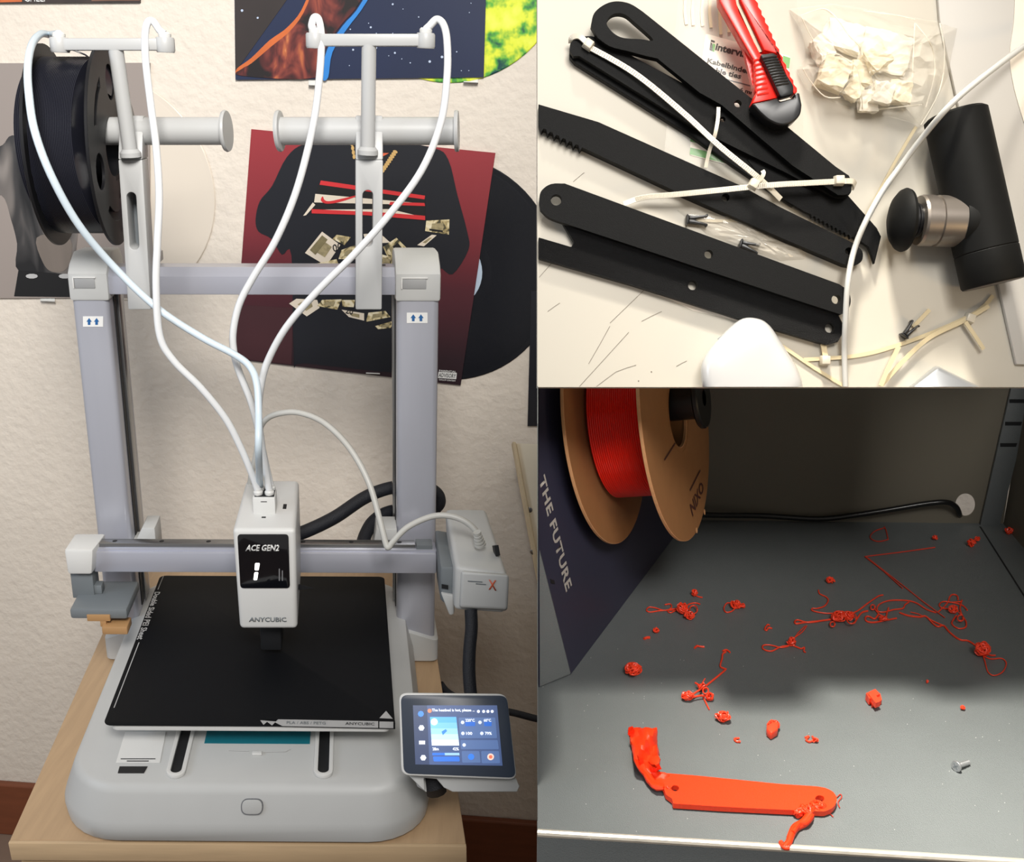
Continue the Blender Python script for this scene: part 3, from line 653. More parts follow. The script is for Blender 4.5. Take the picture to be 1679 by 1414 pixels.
for i, cc in enumerate(cols):
    t0, t1 = i / 5, (i + 1) / 5
    lp = lambda t, a, b: (a[0] + (b[0] - a[0]) * t, a[1] + (b[1] - a[1]) * t)
    scr('preview_band', [lp(t0, pv[0], pv[3]), lp(t0, pv[1], pv[2]), lp(t1, pv[1], pv[2]), lp(t1, pv[0], pv[3])], cc, .0010, .75)
scr('preview_sun', circ(712, 1184, 5.5, n=16), (252, 254, 255), .0014, 1.0)
scr('preview_model', [(724, 1200), (731, 1196), (733, 1199), (726, 1206)], (52, 132, 210), .0014, .8)
scr('progress_bar', [(709, 1235), (753, 1235), (753.5, 1239), (709, 1239)], (150, 196, 236), .0012, .8); scr('progress_fill', [(709, 1235), (729, 1235), (729.5, 1239), (709, 1239)], (40, 110, 220), .0014, .8)
scr('action_button', [(710, 1241), (753, 1241), (754, 1249), (711, 1249)], (44, 112, 216), .0012, .75, r=2)
for q in ([(763, 1184), (779, 1184), (779, 1191), (763, 1191)], [(794, 1184), (806, 1184), (806, 1191), (794, 1191)]): scr('value_chip', q, (34, 104, 204), .0013, .7)
def sctext(s, u0, v0, u1, v1, col=(240, 244, 250), e=.95):
    obj('screen_text', text(s, quadmap(scp(u0, v0, .0016), scp(u1, v0, .0016), scp(u1 + .5, v1, .0016), scp(u0 + .5, v1, .0016)), n=None, width=.02), mat('screen_txt', col, .3, emit=e), SCR, smooth=0)
sctext('The heatbed is hot, please ...', 708, 1162.5, 778, 1168.5); sctext('220°C', 763, 1179, 778, 1184); sctext('60°C', 793, 1179, 805, 1184)
sctext('100', 764, 1200.5, 774, 1205.5); sctext('79%', 795, 1200.5, 806, 1205.5); sctext('28m', 709, 1226, 719, 1231); sctext('42%', 742, 1226, 752, 1231)
scr('alert_icon', circ(704.5, 1166, 3.4, n=14), (226, 132, 96), .0014, .8)
for i, (u_, v_) in enumerate(((690, 1171), (691, 1194), (692, 1218), (694, 1243))):
    scr('menu_icon', circ(u_, v_, 5, n=6 if i else 8) if i != 2 else [(u_ - 5, v_ - 3), (u_ + 5, v_ - 3), (u_ + 5, v_ + 3), (u_ - 5, v_ + 3)], (60, 130, 226) if i == 0 else (226, 234, 246), .0014, .8)
for u_ in (784.5, 793, 800, 807): scr('status_icon', circ(u_, 1167, 2.6, n=8), (230, 236, 246), .0014, .8)
for u_, v_ in ((758.5, 1185), (787, 1185), (759, 1203), (790, 1203), (761, 1222)): scr('value_icon', circ(u_, v_, 3, n=8), (220, 228, 242), .0014, .7)
scr('pause_icon', circ(772.5, 1241.5, 5, n=14), (44, 120, 226), .0014, .8); scr('stop_icon', circ(804.5, 1241.5, 5.5, n=16), (240, 206, 190), .0014, .8); scr('stop_dot', circ(804.5, 1241.5, 3, n=12), (232, 112, 84), .0017, .8)
obj('screen_bracket', slab(scp, sc_n, [(668, 1270), (846, 1276), (852, 1290), (848, 1299), (742, 1299), (728, 1292), (716, 1278), (695, 1276), (697, 1298), (690, 1292)], -.03, -.0125, bev=.001), M_grey, SCR)
obj('screen_post', hexa([scp(676, 1262, -.028), scp(696, 1262, -.028), scp(700, 1300, -.028), scp(684, 1290, -.028)] + [scp(676, 1262, -.06), scp(696, 1262, -.06), scp(700, 1300, -.06), scp(684, 1290, -.06)], .001), M_grey, SCR)
obj('ribbon_cable', tube([scp(708, 1268, -.032), scp(714, 1290, -.034), scp(716, 1300, -.05)], .009, 10, (sc_n, .5)), M_loom, SCR)

# ================================================================== SPOOL HOLDERS
def holder(label, xu, arm_u, rod_top, rod_bot, bar_l, bar_r, spin, grp='clip-on spool holders', spin_v=215, hub_in=None, slotv=(312, 405), top_v=190, bot_v=508):
    hy0 = .265
    a0, a1 = loc(arm_u[0], bot_v, 1, hy0).x, loc(arm_u[1], bot_v, 1, hy0).x
    zb = loc(arm_u[0], bot_v, 1, hy0).z; xm = (a0 + a1) / 2
    zt = loc(arm_u[0], top_v, 1, hy0 + .02).z
    H = thing('spool_holder', label, 'spool holder', P(xm, hy0, zb), grp)
    # the arm leans a little to the left at its top
    lean = loc(arm_u[2], 300, 1, hy0).x - a0
    def T(x, y, z): t = (z - zb) / (loc(200, 300, 1, hy0).z - zb); return P(x + lean * t, y, z)
    zk = loc(200, 262, 1, hy0).z
    prof = [(hy0, zb), (hy0, zk), (hy0 + .016, zt - .004), (hy0 + .020, zt), (hy0 + .036, zt), (hy0 + .036, zb)]
    s0, s1 = loc(600, slotv[1], 1, hy0).z, loc(600, slotv[0], 1, hy0).z
    w = a1 - a0; sx0, sx1 = a0 + w * .26, a1 - w * .36
    # arm built around its slot: two stiles, foot and head
    def pp(x0, x1, pf): return prism(pf, lambda k: V((x0, k[0], k[1])), lambda k: V((x1, k[0], k[1])))
    rs = (sx1 - sx0) / 2
    out = [(a0, zb), (a1, zb), (a1, zk), (a0, zk)]
    slot = [(sx0 + rs + c[0] - sx0 - rs, c[1]) for c in capsule(((sx0 + sx1) / 2, s0 + rs), ((sx0 + sx1) / 2, s1 - rs), rs)]
    low = prism(out, lambda k: V((k[0], hy0 + .03, k[1])), lambda k: V((k[0], hy0, k[1])), [slot], .0015)
    hi = prism([(hy0, zk), (hy0 + .016, zt - .003), (hy0 + .019, zt), (hy0 + .032, zt), (hy0 + .032, zk)], lambda k: V((a0, k[0], k[1])), lambda k: V((a1, k[0], k[1])), bev=.0015)
    A = obj('arm', low, M_grey2, H, T); obj('arm_head', hi, M_grey2, H, T)
    obj('slot_lining', prism(slot, lambda k: V((k[0], hy0 + .0295, k[1])), lambda k: V((k[0], hy0 + .029, k[1]))), M_dgrey, A, T) if hub_in else None
    # clamp over the top bar
    obj('clamp', box(a0 + .001, a1 - .001, hy0 + .028, .352, .4515, .462, .001), M_grey2, H, lambda x, y, z: P(x + lean * .3, y, z))
    # spindles
    ys = hy0 + .024
    for i, (e, fl_) in enumerate(spin):
        p0 = P(*loc((arm_u[2] + arm_u[3]) / 2, spin_v, 1, ys)); p1 = P(*loc(e, spin_v - (0 if i else 0), 1, ys)); d = p1 - p0; d = EX * (d.dot(EX) / EX.dot(EX)); ln = d.length
        r = .0128
        prof = [(r, 0), (r, ln - .004)]
        if fl_: prof += [(r, ln - .0042), (.0185, ln - .0036), (.0192, ln - .002), (.0185, ln)]
        else: prof += [(r - .001, ln)]
        obj('spindle', lathe(prof, p0, d, 36), M_grey2, H)
    # tube rod and crossbar
    q0, q1 = P(*loc(rod_bot[0], rod_bot[1], 1, hy0 - .002)), P(*loc(rod_top[0], rod_top[1], 1, hy0 - .006))
    obj('rod', tube([q0 + (q1 - q0) * t for t in (0, .5, 1)], .0066, 20), M_grey2, H)
    obj('rod_collar', lathe([(.0095, -.003), (.0095, .001), (.007, .004)], q0, q1 - q0, 20), M_grey2, H)
    b0, b1 = loc(bar_l[0], bar_l[1], 1, hy0 - .006), loc(bar_r[0], bar_r[1], 1, hy0 - .006)
    d = b1 - b0; zz = .0052
    bar = hexa([P(*(b0 + V((0, -.006, -zz)))), P(*(b1 + V((0, -.006, -zz)))), P(*(b1 + V((0, -.006, zz)))), P(*(b0 + V((0, -.006, zz)))), P(*(b0 + V((0, .006, -zz)))), P(*(b1 + V((0, .006, -zz)))), P(*(b1 + V((0, .006, zz)))), P(*(b0 + V((0, .006, zz))))], .0015)
    B_ = obj('crossbar', bar, M_grey2, H)
    ends = []
    for q in (b0, b1):
        c = P(*q); obj('end_boss', lathe([(.0076, -.0068), (.0084, -.005), (.0084, .0045), (.0076, .006)], c, EZ, 20), M_grey2, B_)
        obj('tube_fitting', lathe([(.0052, .006), (.0056, .007), (.0056, .009), (.0042, .0105)], c, EZ, 16), M_white, B_)
        ends.append(c + EZ * .009)
    return ends
eL = holder('grey clip-on spool holder on the left of the top bar, carrying the black spool', -.116, (210, 248, 196, 234), (190, 82), (214, 252), (98, 73), (271, 73), [(374, True), (40, False)], hub_in=True, slotv=(316, 410))
eR = holder('empty grey clip-on spool holder near the right column, in front of the red sleeve', .117, (583, 626, 583, 626), (605, 74), (603, 248), (517, 66), (698, 66), [(752, True), (455, True)])

# ================================================================== BLACK FILAMENT SPOOL
SPC = P(*loc(182, 241, 1, .289)); SR = .0925
xa_ = loc(182, 241, 1, .289)
BS = thing('filament_spool', 'spool of black filament hanging on the left spool holder', 'spool', SPC - EZ * SR)
def flange(x, th, holes=True):
    hl = [circ(0, 0, .0275, n=28)[::-1]]
    if holes:
        for k in range(3):
            a = math.radians(78 + 120 * k); hl.append(circ(.060 * math.cos(a), .060 * math.sin(a), .0165, n=18)[::-1])
            a2 = math.radians(138 + 120 * k)
            sl = [(.069 * math.cos(a2 + t), .069 * math.sin(a2 + t)) for t in (-.42, -.2, 0, .2, .42)] + [(.061 * math.cos(a2 + t), .061 * math.sin(a2 + t)) for t in (.36, .18, 0, -.18, -.36)]
            hl.append(sl)
    fr2 = lambda k, xx: SPC + EX * xx + EY * k[0] + EZ * k[1]
    return prism(circ(0, 0, SR, n=72), lambda k: fr2(k, x), lambda k: fr2(k, x + th), hl, .0007, 1)
dx_l = P(*loc(86, 240, 1, .289)); wsp = (SPC - dx_l).dot(EX)
obj('flange', flange(-.0015, .003), M_spool, BS)
obj('flange', flange(-wsp - .0015, .003), M_spool, BS)
prof = [(.0275, -.0016)]
nr = 36; step = (wsp - .0035) / nr
prof = [(.05, .0017)]
for i in range(nr):
    t0 = .0018 + i * step; rr_ = .0808 if i < nr - 2 else .078
    prof += [(rr_ - .0009, t0 + .0001), (rr_ + .0002, t0 + step * .3), (rr_ + .0002, t0 + step * .7), (rr_ - .0009, t0 + step * .98)]
prof += [(.05, wsp - .0016)]
obj('winding', lathe(prof, SPC, -EX, 96, caps=False), M_fil, BS, smooth=60)
obj('core', lathe([(.0275, 0), (.0275, wsp), (.032, wsp), (.032, 0), (.0275, 0)], SPC, -EX, 40, caps=False), M_spool, BS)
obj('filament_end', tube([at(u, v, d) for u, v, d in ((114, 80, 1.05), (128, 85, 1.052), (140, 90, 1.055), (148, 96, 1.06))], .0009, 6), M_fil, BS)

# ================================================================== TUBES AND CABLES
def dep(p): return (p - CP).dot(FW)
def path(pts, d0, d1, bulge=0.0):
    if len(pts[1]) == 3: return [at(*p) if len(p) == 3 else at(p[0], p[1], d0) for p in pts]
    n = len(pts); L_ = [0.0]
    for a, b in zip(pts, pts[1:]): L_.append(L_[-1] + math.hypot(b[0] - a[0], b[1] - a[1]))
    return [at(p[0], p[1], d0 + (d1 - d0) * l / L_[-1] - bulge * math.sin(math.pi * l / L_[-1])) for p, l in zip(pts, L_)]
def cable(name, label, cat, pts, d0, d1, r, m, bulge=0.0, grp=None, start=None, end=None, n=10, flat=None):
    w = path(pts, d0, d1, bulge)
    if start is not None: w[0] = start
    if end is not None: w[-1] = end
    o = obj(name, tube(cr(w, 7), r, n, flat), m, None, smooth=60); return tag(o, label, cat, grp)
TR_ = .0033; G1 = 'white filament tubes feeding the tool head'
cable('filament_tube', 'bluish white tube from the far left end of the left holder to the tool head', 'tube', [(93, 66, 1.0), (82, 57, .97), (67, 56, .94), (53, 72, .90), (46, 105, .865), (47, 150, .845), (57, 215, .84), (85, 290, .85), (130, 370, .875), (190, 441, .905), (260, 507, .915), (330, 553, .92), (385, 582, .92), (410, 602, .92), (421, 630, .915), (424, 675, .91), (424, 740, .905), (427, 800, .90)], dep(eL[0]), dep(ports[2]), TR_, M_tubeb, 0, G1, eL[0], ports[2])
cable('filament_tube', 'white tube from the right end of the left holder, bending past its arm', 'tube', [(268, 66), (262, 50), (252, 36), (243, 36), (238, 55), (239, 100), (247, 170), (256, 240), (261, 320), (258, 400), (256, 470), (262, 550), (285, 592), (330, 637), (370, 687), (395, 735), (412, 775), (419, 806)], dep(eL[1]), dep(ports[0]), TR_, M_tube, .04, G1, eL[1], ports[0])
cable('filament_tube', 'white tube from the left end of the empty holder, looping to the tool head', 'tube', [(516, 60), (511, 44), (515, 29), (523, 33), (527, 62), (525, 112), (517, 185), (501, 260), (480, 330), (450, 398), (415, 455), (392, 500), (382, 548), (385, 585), (394, 615), (410, 655), (420, 690), (432, 745), (445, 800)], dep(eR[0]), dep(ports[3]), TR_, M_tube, .025, G1, eR[0], ports[3])
cable('filament_tube', 'white tube from the right end of the empty holder, crossing its arm', 'tube', [(697, 60), (704, 43), (716, 32), (727, 40), (733, 68), (733, 125), (723, 200), (692, 278), (640, 350), (580, 418), (520, 478), (470, 536), (440, 590), (428, 632), (424, 680), (430, 735), (439, 802)], dep(eR[1]), dep(ports[1]), TR_, M_tube, .05, G1, eR[1], ports[1])
hp = P(*loc(787, 892, 1, my + .035))
cable('signal_cable', 'pale grey cable arching from the tool head over to the motor housing', 'cable', [(411, 800), (412, 780), (420, 745), (425, 710), (434, 690), (455, 679), (490, 677), (532, 694), (573, 735), (604, 790), (622, 850), (633, 893), (638, 897), (644, 889), (668, 865), (705, 848), (735, 846), (762, 855), (781, 872), (787, 890)], dep(P(bk[0].x, yb - .01, tz)), dep(hp), .0030, M_cable, .02, None, P(bk[0].x + .004, yb - .01, tz - .004), hp)
SRL = obj('strain_relief', join(*[lathe([(.0038, 0), (.0058 - .0005 * i, .0005), (.0058 - .0005 * i, .0026), (.0038, .003)], hp + (at(783, 876, dep(hp) - .006) - hp).normalized() * (.0034 * i - .002), at(783, 876, dep(hp) - .006) - hp, 14) for i in range(5)]), M_cable, PR)
G2 = 'black braided looms behind the printer'
cable('cable_loom', 'thick black braided loom rising from the tool head to behind the right column', 'cable', [(470, 882), (505, 870), (550, 848), (595, 818), (630, 803), (665, 797), (700, 800), (718, 812), (720, 826), (708, 840)], 1.08, 1.20, .0075, M_loom, 0, G2)
cable('cable_loom', 'thick black braided loom curling up behind the X beam beside the right column', 'cable', [(594, 900), (598, 880), (610, 858), (632, 842), (660, 836), (690, 838)], 1.10, 1.19, .0075, M_loom, 0, G2)
cable('cable_loom', 'thick black braided loom hanging below the motor housing to behind the screen', 'cable', [(772, 1000), (773, 1030), (770, 1065), (769, 1100), (772, 1140), (778, 1180)], .97, .95, .0062, M_loom, 0, G2)
cable('power_cable', 'thin black cable crossing the wall from behind the screen to the right', 'cable', [(722, 1122), (740, 1140), (790, 1158), (845, 1170), (880, 1179), (930, 1188)], 1.15, 1.2, .0042, M_loom, 0)

# ================================================================== WHITE DESK BOARD (upper right)
M_desk = mat('white_desk', (190, 184, 171), 0.5, var=0.02, scale=5, spec=0.35)
M_desk2 = mat('pale_grey_panel', (186, 182, 175), 0.5, var=0.02, scale=5)
M_arm = mat('black_printed_plastic', (10, 10, 10), 0.55, var=0.25, scale=700, bump=0.25, bscale=2500, spec=0.15)
M_armg = mat('black_sparkle_plastic', (12, 12, 13), 0.45, var=0.5, scale=1600, bump=0.8, bscale=3000, spec=0.3)
M_tie = mat('clear_nylon', (214, 206, 188), 0.3, var=0.04, alpha=0.8)
M_tie2 = mat('ivory_nylon', (222, 206, 168), 0.35, var=0.04, alpha=0.72)
M_cred = mat('red_cutter_plastic', (226, 34, 22), 0.3, var=0.04)
M_cblk = mat('black_cutter_plastic', (16, 16, 18), 0.35, var=0.1)
M_blade = mat('blade_steel', (120, 108, 92), 0.4, 0.6, var=0.3, scale=60)
M_card = mat('label_card', (232, 222, 206), 0.5, var=0.02)
M_green = mat('green_ink', (84, 156, 74), 0.5)
M_film = mat('clear_film', (232, 222, 202), 0.12, var=0.02, alpha=0.08, spec=0.8)
M_film2 = mat('crinkled_film', (236, 228, 212), 0.08, var=0.04, alpha=0.26, spec=0.8)
M_pack = mat('cream_paper', (232, 220, 192), 0.7, var=0.06, scale=60, bump=0.6, bscale=140)
M_packw = mat('white_foam', (232, 226, 212), 0.7, var=0.04)
M_rub = mat('black_rubber', (17, 17, 16), 0.62, var=0.1, scale=200, spec=0.15)
M_knurl = mat('knurled_steel', (138, 130, 122), 0.35, 0.8, var=0.06)
M_case = mat('glossy_white_case', (186, 185, 184), 0.2, var=0.01, coat=0.4)
M_silver = mat('silver_metal', (176, 178, 180), 0.3, 0.7, var=0.03)

def clip_plane(bm, u0, v0, axis, keep):
    """cut flush with a board edge: the plane through the eye line of that edge; keep = a point on the kept side"""
    d = ray(u0, v0); n = d.cross(RT if axis == 'v' else UP).normalized()
    if (V(keep) - CP).dot(n) < 0: n = -n
    r = bmesh.ops.bisect_plane(bm, geom=bm.verts[:] + bm.edges[:] + bm.faces[:], plane_co=CP, plane_no=-n, clear_outer=True)
    es = [e for e in r['geom_cut'] if isinstance(e, bmesh.types.BMEdge)]
    if es: bmesh.ops.holes_fill(bm, edges=es)
    return bm
DK = thing('desk_board', 'white desk board holding the black printed arms and cable ties', 'desk', bd(1280, 635))
obj('board', slab(bd, BN, [(881, -70), (1780, -70), (1780, 635), (881, 635)], -.018, 0), M_desk, DK, smooth=0)
for u_ in (950, 1500):
    q0 = bd(u_, 560, -.0185); q1 = V((q0.x, .72, ZT_TOP)); sx_ = V((.012, 0, 0))
    obj('bracket', hexa([q0, q0 + sx_, q0 + sx_ + V((0, .004, -.02)), q0 + V((0, .004, -.02)), q1, q1 + sx_, q1 + sx_ + V((0, .006, -.02)), q1 + V((0, .006, -.02))]), M_dgrey, DK, smooth=0)
scr_l = [((1056, 476), (1000, 530)), ((1000, 535), (965, 597)), ((1031, 545), (950, 634)), ((1043, 599), (1010, 610)), ((1010, 610), (978, 634)), ((898, 511), (918, 497)), ((1126, 592), (1109, 601)), ((884, 455), (905, 431)), ((1085, 511), (1052, 527)), ((940, 298), (958, 283))]
M_scr = mat('scratch_mark', (120, 112, 100), .7)
for a, b in scr_l: obj('scratch', tube([bd(a[0], a[1], .0001), bd((a[0] + b[0]) / 2 + 1, (a[1] + b[1]) / 2 - 1, .0001), bd(b[0], b[1], .0001)], .00022, 4, (BN, .4)), M_scr, DK)
for a, b in ((1068, 610), (1047, 625)): obj('speck', lathe([(.0005, 0), (.0003, .0002)], bd(a, b), BN, 6), M_scr, DK)
PNL = thing('grey_panel', 'pale grey panel lying along the right side of the desk board', 'panel', bd(1600, 600))
obj('sheet', slab(bd, BN, [(1533, -70), (1780, -70), (1780, 600), (1667, 598), (1640, 478), (1570, 166), (1541, 33)], 0, .003, bev=.0008), M_desk2, PNL)
tag(obj('paper_sheet', slab(bd, BN, cr([(1664, -70), (1664, 0), (1662, 40), (1656, 90), (1662, 140), (1679, 200), (1700, 260)], 4) + [(1780, 260), (1780, -70)], .0031, .0036), M_card, None, smooth=0), 'cream paper with wavy edge in the top right corner of the grey panel', 'paper')

G3 = 'black printed arms on the desk board'
def arm(name, label, outline, h0, h1, holes=(), m=M_arm, bev=.0006):
    o = thing(name, label, 'printed arm', bd(outline[0][0], outline[0][1], h0), G3)
    obj('body', slab(bd, BN, outline, h0, h1, [circ(c[0], c[1], c[2], n=16)[::-1] if len(c) == 3 else c for c in holes], bev), m, o, smooth=15)
    return o
# lower pair
F_out = [(883, 389), (937, 405), (941, 397), (922, 366), (930, 360), (1280, 470), (1374, 514), (1382, 530), (1382, 547), (1374, 561), (1355, 566), (1280, 544), (1215, 524), (1037, 468), (883, 424)]
arm('notched_arm', 'lowest black arm, sparkling, with a notch near its left end', F_out, .0005, .006, [(1136, 468, 7.5), (1361, 538, 8)], M_armg)
E_out = cr([(884, 332), (887, 314), (903, 302), (926, 301)], 4) + [(1280, 431)] + cr([(1376, 466), (1391, 478), (1395, 495), (1389, 510), (1379, 516)], 4) + [(1280, 484), (1100, 424)] + cr([(924, 366), (900, 357), (886, 344)], 4)
arm('flat_arm', 'black arm with round holes lying over the sparkling notched arm', E_out, .0062, .0115, [(912, 328, 9), (1162, 417, 7), (1371, 491, 7.5)])
# toothed arm
teeth = []
for i in range(7):
    u = 955 - 74 * i / 7; v = 242 - 36 * i / 7
    teeth += [(u, v), (u - 4, v + 5), (u - 7, v - 4)]
D_out = [(883, 171), (981, 200), (1214, 304), (1280, 340)] + cr([(1400, 399), (1414, 412), (1413, 428), (1400, 436), (1386, 435)], 4) + [(1280, 390), (1114, 317)] + teeth + [(883, 203)]
arm('toothed_arm', 'black arm with a row of teeth at its left end, above the flat arm', D_out, .0005, .008, [(1190, 324, 6.5), (1392, 412, 6)])
# folded saw: two handle halves and the blade
arm('folding_handle', 'lower handle half of the folded black saw, seen under the tied arm', [(934, 84), (934, 93), (942, 103), (1130, 221), (1188, 262), (1300, 338), (1330, 330), (1180, 220), (960, 68), (944, 66)], .0005, .0055)
BLD = [(1225, 262), (1290, 235), (1372, 296), (1436, 382), (1445, 390), (1434, 433), (1428, 410), (1415, 398)]
tt = []
for i in range(10): u = 1398 - 70 * i / 10; v = 389 - 38 * i / 10; tt += [(u, v), (u - 4, v + 3), (u - 5.5, v - 3)]
SAW = thing('saw_blade', 'black toothed saw blade with pointed tip, between the tied arm and toothed arm', 'saw blade', bd(1330, 330, .002), G3)
obj('blade', slab(bd, BN, [(1225, 262), (1290, 240), (1372, 300), (1392, 322), (1438, 374), (1445, 388), (1434, 433), (1429, 418), (1424, 405), (1414, 398)] + tt + [(1318, 347), (1270, 318)], .0028, .0062, bev=.0003), M_arm, SAW)
arm('tied_arm', 'long black arm held by a clear cable tie, left end under the loop handle', cr([(934, 82), (936, 70), (948, 62), (968, 59), (985, 64)], 4) + [(1145, 150), (1250, 212), (1380, 292)] + cr([(1396, 304), (1395, 316), (1384, 325), (1368, 325)], 4) + [(1290, 284), (1140, 210)] + cr([(950, 92), (940, 92)], 3), .0064, .0105, [(1185, 196, 4.5)])
LO = cr([(969, 42), (974, 22), (990, 8), (1010, 2), (1033, 6), (1054, 19)], 5) + [(1233, 162), (1290, 207), (1370, 273)] + cr([(1392, 288), (1397, 303), (1391, 318), (1374, 320)], 4) + [(1300, 272), (1183, 172), (1147, 152), (1078, 96)] + cr([(1060, 92), (1030, 84), (1000, 76), (980, 62)], 4)
LI = cr([(995, 40), (999, 28), (1010, 22), (1025, 24), (1040, 36), (1071, 65), (1050, 64), (1022, 62), (1006, 54)], 4, True)
arm('loop_handle_arm', 'black arm with teardrop loop handle at its upper left end', LO, .0108, .0160, [LI[::-1], (1210, 170, 6)], bev=.0008)

# label card, bag, cutter
def film(name, label, cat, out, h0, amp, m, rings=9, seed=1, base=.0, crease=18.0, sm=0):
    o = thing(name, label, cat, bd(out[0][0], out[0][1])); n = len(out); cx = sum(p[0] for p in out) / n; cy = sum(p[1] for p in out) / n
    bm = bmesh.new(); R_ = []
    for k in range(rings):
        t = 1 - k / rings; R_.append([])
        for i, p in enumerate(out):
            u, v = cx + (p[0] - cx) * t, cy + (p[1] - cy) * t
            hh = base + h0 * (1 - t ** 4) + amp * (1 - t ** 8) * noise.turbulence(V((u / crease, v / crease, seed)), 3, True)
            R_[-1].append(bm.verts.new(bd(u, v, max(.0003, hh))))
    c = bm.verts.new(bd(cx, cy, base + h0))
    for A, B in zip(R_, R_[1:]):
        for i in range(n): bm.faces.new([A[i], A[(i + 1) % n], B[(i + 1) % n], B[i]])
    for i in range(n): bm.faces.new([R_[-1][i], R_[-1][(i + 1) % n], c])
    bmesh.ops.triangulate(bm, faces=bm.faces)
    obj('film', bm, m, o, smooth=sm); return o
def dens(pts, k): 
    out = []
    for a, b in zip(pts, pts[1:] + pts[:1]):
        for i in range(k): out.append((a[0] + (b[0] - a[0]) * i / k, a[1] + (b[1] - a[1]) * i / k))
    return out
CD = thing('label_card', 'white cable tie label card with green corner, partly under the red cutter', 'label', bd(1158, 57))
obj('card', slab(bd, BN, round_poly([(1157, 55), (1297, 93), (1272, 290), (1130, 254)], 5), .0002, .0007), M_card, CD, smooth=0)
def bq4(pts, h_): return quadmap(*[bd(a, b, h_) for a, b in pts])
for s, q in (('intervision', [(1175, 71), (1246, 88), (1244, 101), (1172, 82)]), ('Kabelbinder', [(1161, 95), (1231, 113), (1229, 122), (1159, 103)]), ('cable ties', [(1162, 108), (1217, 121), (1214, 130), (1160, 116)]), ('6 mm', [(1214, 143), (1240, 150), (1238, 157), (1212, 150)])):
    obj('lettering', text(s, bq4(q, .0009), width=.035), M_ink, CD, smooth=0)
obj('logo_mark', slab(bd, BN, [(1165, 69), (1168, 71), (1169, 84), (1163, 82)], .0007, .0009), M_ink, CD, smooth=0)
obj('logo_mark', slab(bd, BN, [(1169, 71), (1173, 73), (1171, 85), (1167, 84)], .0007, .0009), M_green, CD, smooth=0)
obj('logo_mark', slab(bd, BN, [(1166, 65), (1172, 67), (1172, 70), (1165, 68)], .0007, .0009), M_ink, CD, smooth=0)
obj('green_corner', slab(bd, BN, [(1284, 91), (1296, 95), (1294, 112), (1284, 110)], .0007, .0009), M_green, CD, smooth=0)
obj('green_band', slab(bd, BN, [(1132, 242), (1272, 275), (1270, 288), (1131, 253)], .0007, .0009), M_green, CD, smooth=0)
obj('green_line', slab(bd, BN, [(1132, 228), (1200, 244), (1199, 248), (1132, 232)], .0007, .0009), M_green, CD, smooth=0)
obj('grey_line', slab(bd, BN, [(1190, 129), (1243, 143), (1243, 145), (1190, 131)], .0007, .0009), M_dgrey, CD, smooth=0)
film('tie_bag', 'flat clear plastic bag around the cable tie label card', 'bag', dens([(1115, -40), (1305, -40), (1310, 60), (1318, 230), (1330, 415), (1082, 330)], 5), .0012, .0012, M_film, 8, 3, .0010, 30, 40)
for k in range(9):
    rr = random.Random(k + 40); u0 = 1122 + 14.5 * k + rr.uniform(-3, 3); dv = rr.uniform(-6, 8)
    pts = [(u0, -40), (u0 + 1 + dv * .1, 0), (u0 + dv * .2, 20), (u0 + 2 + dv * .3, rr.uniform(40, 50) + 4 * max(0, k - 2))]
    if k > 8: pts = [(u0 - 40, 268 + 3 * k), (u0 - 30, 290 + 3 * k), (u0 - 20, 310 + 3 * k)]
    o = obj('bagged_tie', tube([bd(a, b, .0009) for a, b in cr(pts, 4)], .0013, 4, (BN, .2)), M_tie2, None)
    tag(o, 'ivory cable tie inside the flat clear bag, one of a dense bundle', 'cable tie', 'cable ties inside the bag')
CU = thing('box_cutter', 'red snap-off box cutter with black slider and black end', 'cutter', bd(1270, 200, .017))
ch = .026; c0 = .0172
lft = [(1178, -40), (1180, 2), (1190, 20), (1233, 95)] + [(1235 + i * .3 + (1.6 if i % 2 else 0), 97 + i * 5) for i in range(12)] + [(1233, 170)]
rgt = []
for i in range(31):
    t = i / 30; u = 1221 + (1308 - 1221) * t; v = -40 + (150 + 40) * t; rgt.append((u + (2.2 if i % 2 else -.6), v))
obj('body_left', slab(bd, BN, lft + [(1276, 160), (1262, 120), (1247, 88), (1212, 20), (1196, -40)], c0, ch, bev=.0008), M_cred, CU)
obj('body_right', slab(bd, BN, [(1207, -40), (1214, 0), (1253, 82), (1275, 88), (1302, 155)] + rgt[::-1], c0, ch, bev=.0008), M_cred, CU)
obj('body_floor', slab(bd, BN, [(1190, -40), (1222, -40), (1300, 155), (1240, 165)], c0, c0 + .004), M_cred, CU, smooth=0)
obj('blade', slab(bd, BN, [(1198, -40), (1207, -40), (1217, 0), (1252, 84), (1244, 86), (1208, 8)], c0 + .0042, ch - .003), M_blade, CU, smooth=0)
obj('slider', slab(bd, BN, round_poly([(1246, 89), (1271, 86), (1282, 110), (1302, 140), (1301, 154), (1280, 160), (1266, 130)], 5, 3), ch - .003, ch + .004, bev=.0012), M_cblk, CU)
for i in range(11):
    t = i / 10; obj('slider_ridge', tube([bd(1251 + 22 * t, 96 + 44 * t, ch + .0042), bd(1274 + 20 * t, 92 + 44 * t, ch + .0042)], .0006, 5), M_cblk, CU)
for i in range(8): obj('grip_ridge', tube([bd(1235 + i * .9, 100 + 8 * i, ch + .0001), bd(1250 + i * 1.5, 96 + 8 * i, ch + .0001)], .0007, 5), M_cred, CU)
obj('end_cap', slab(bd, BN, [(1233, 170), (1276, 161), (1279, 166), (1303, 160), (1302, 154), (1311, 151)] + cr([(1315, 172), (1312, 188), (1300, 200), (1282, 205), (1262, 198), (1246, 185)], 4), c0 - .0006, ch + .0015, bev=.003, seg=3), M_cblk, CU)

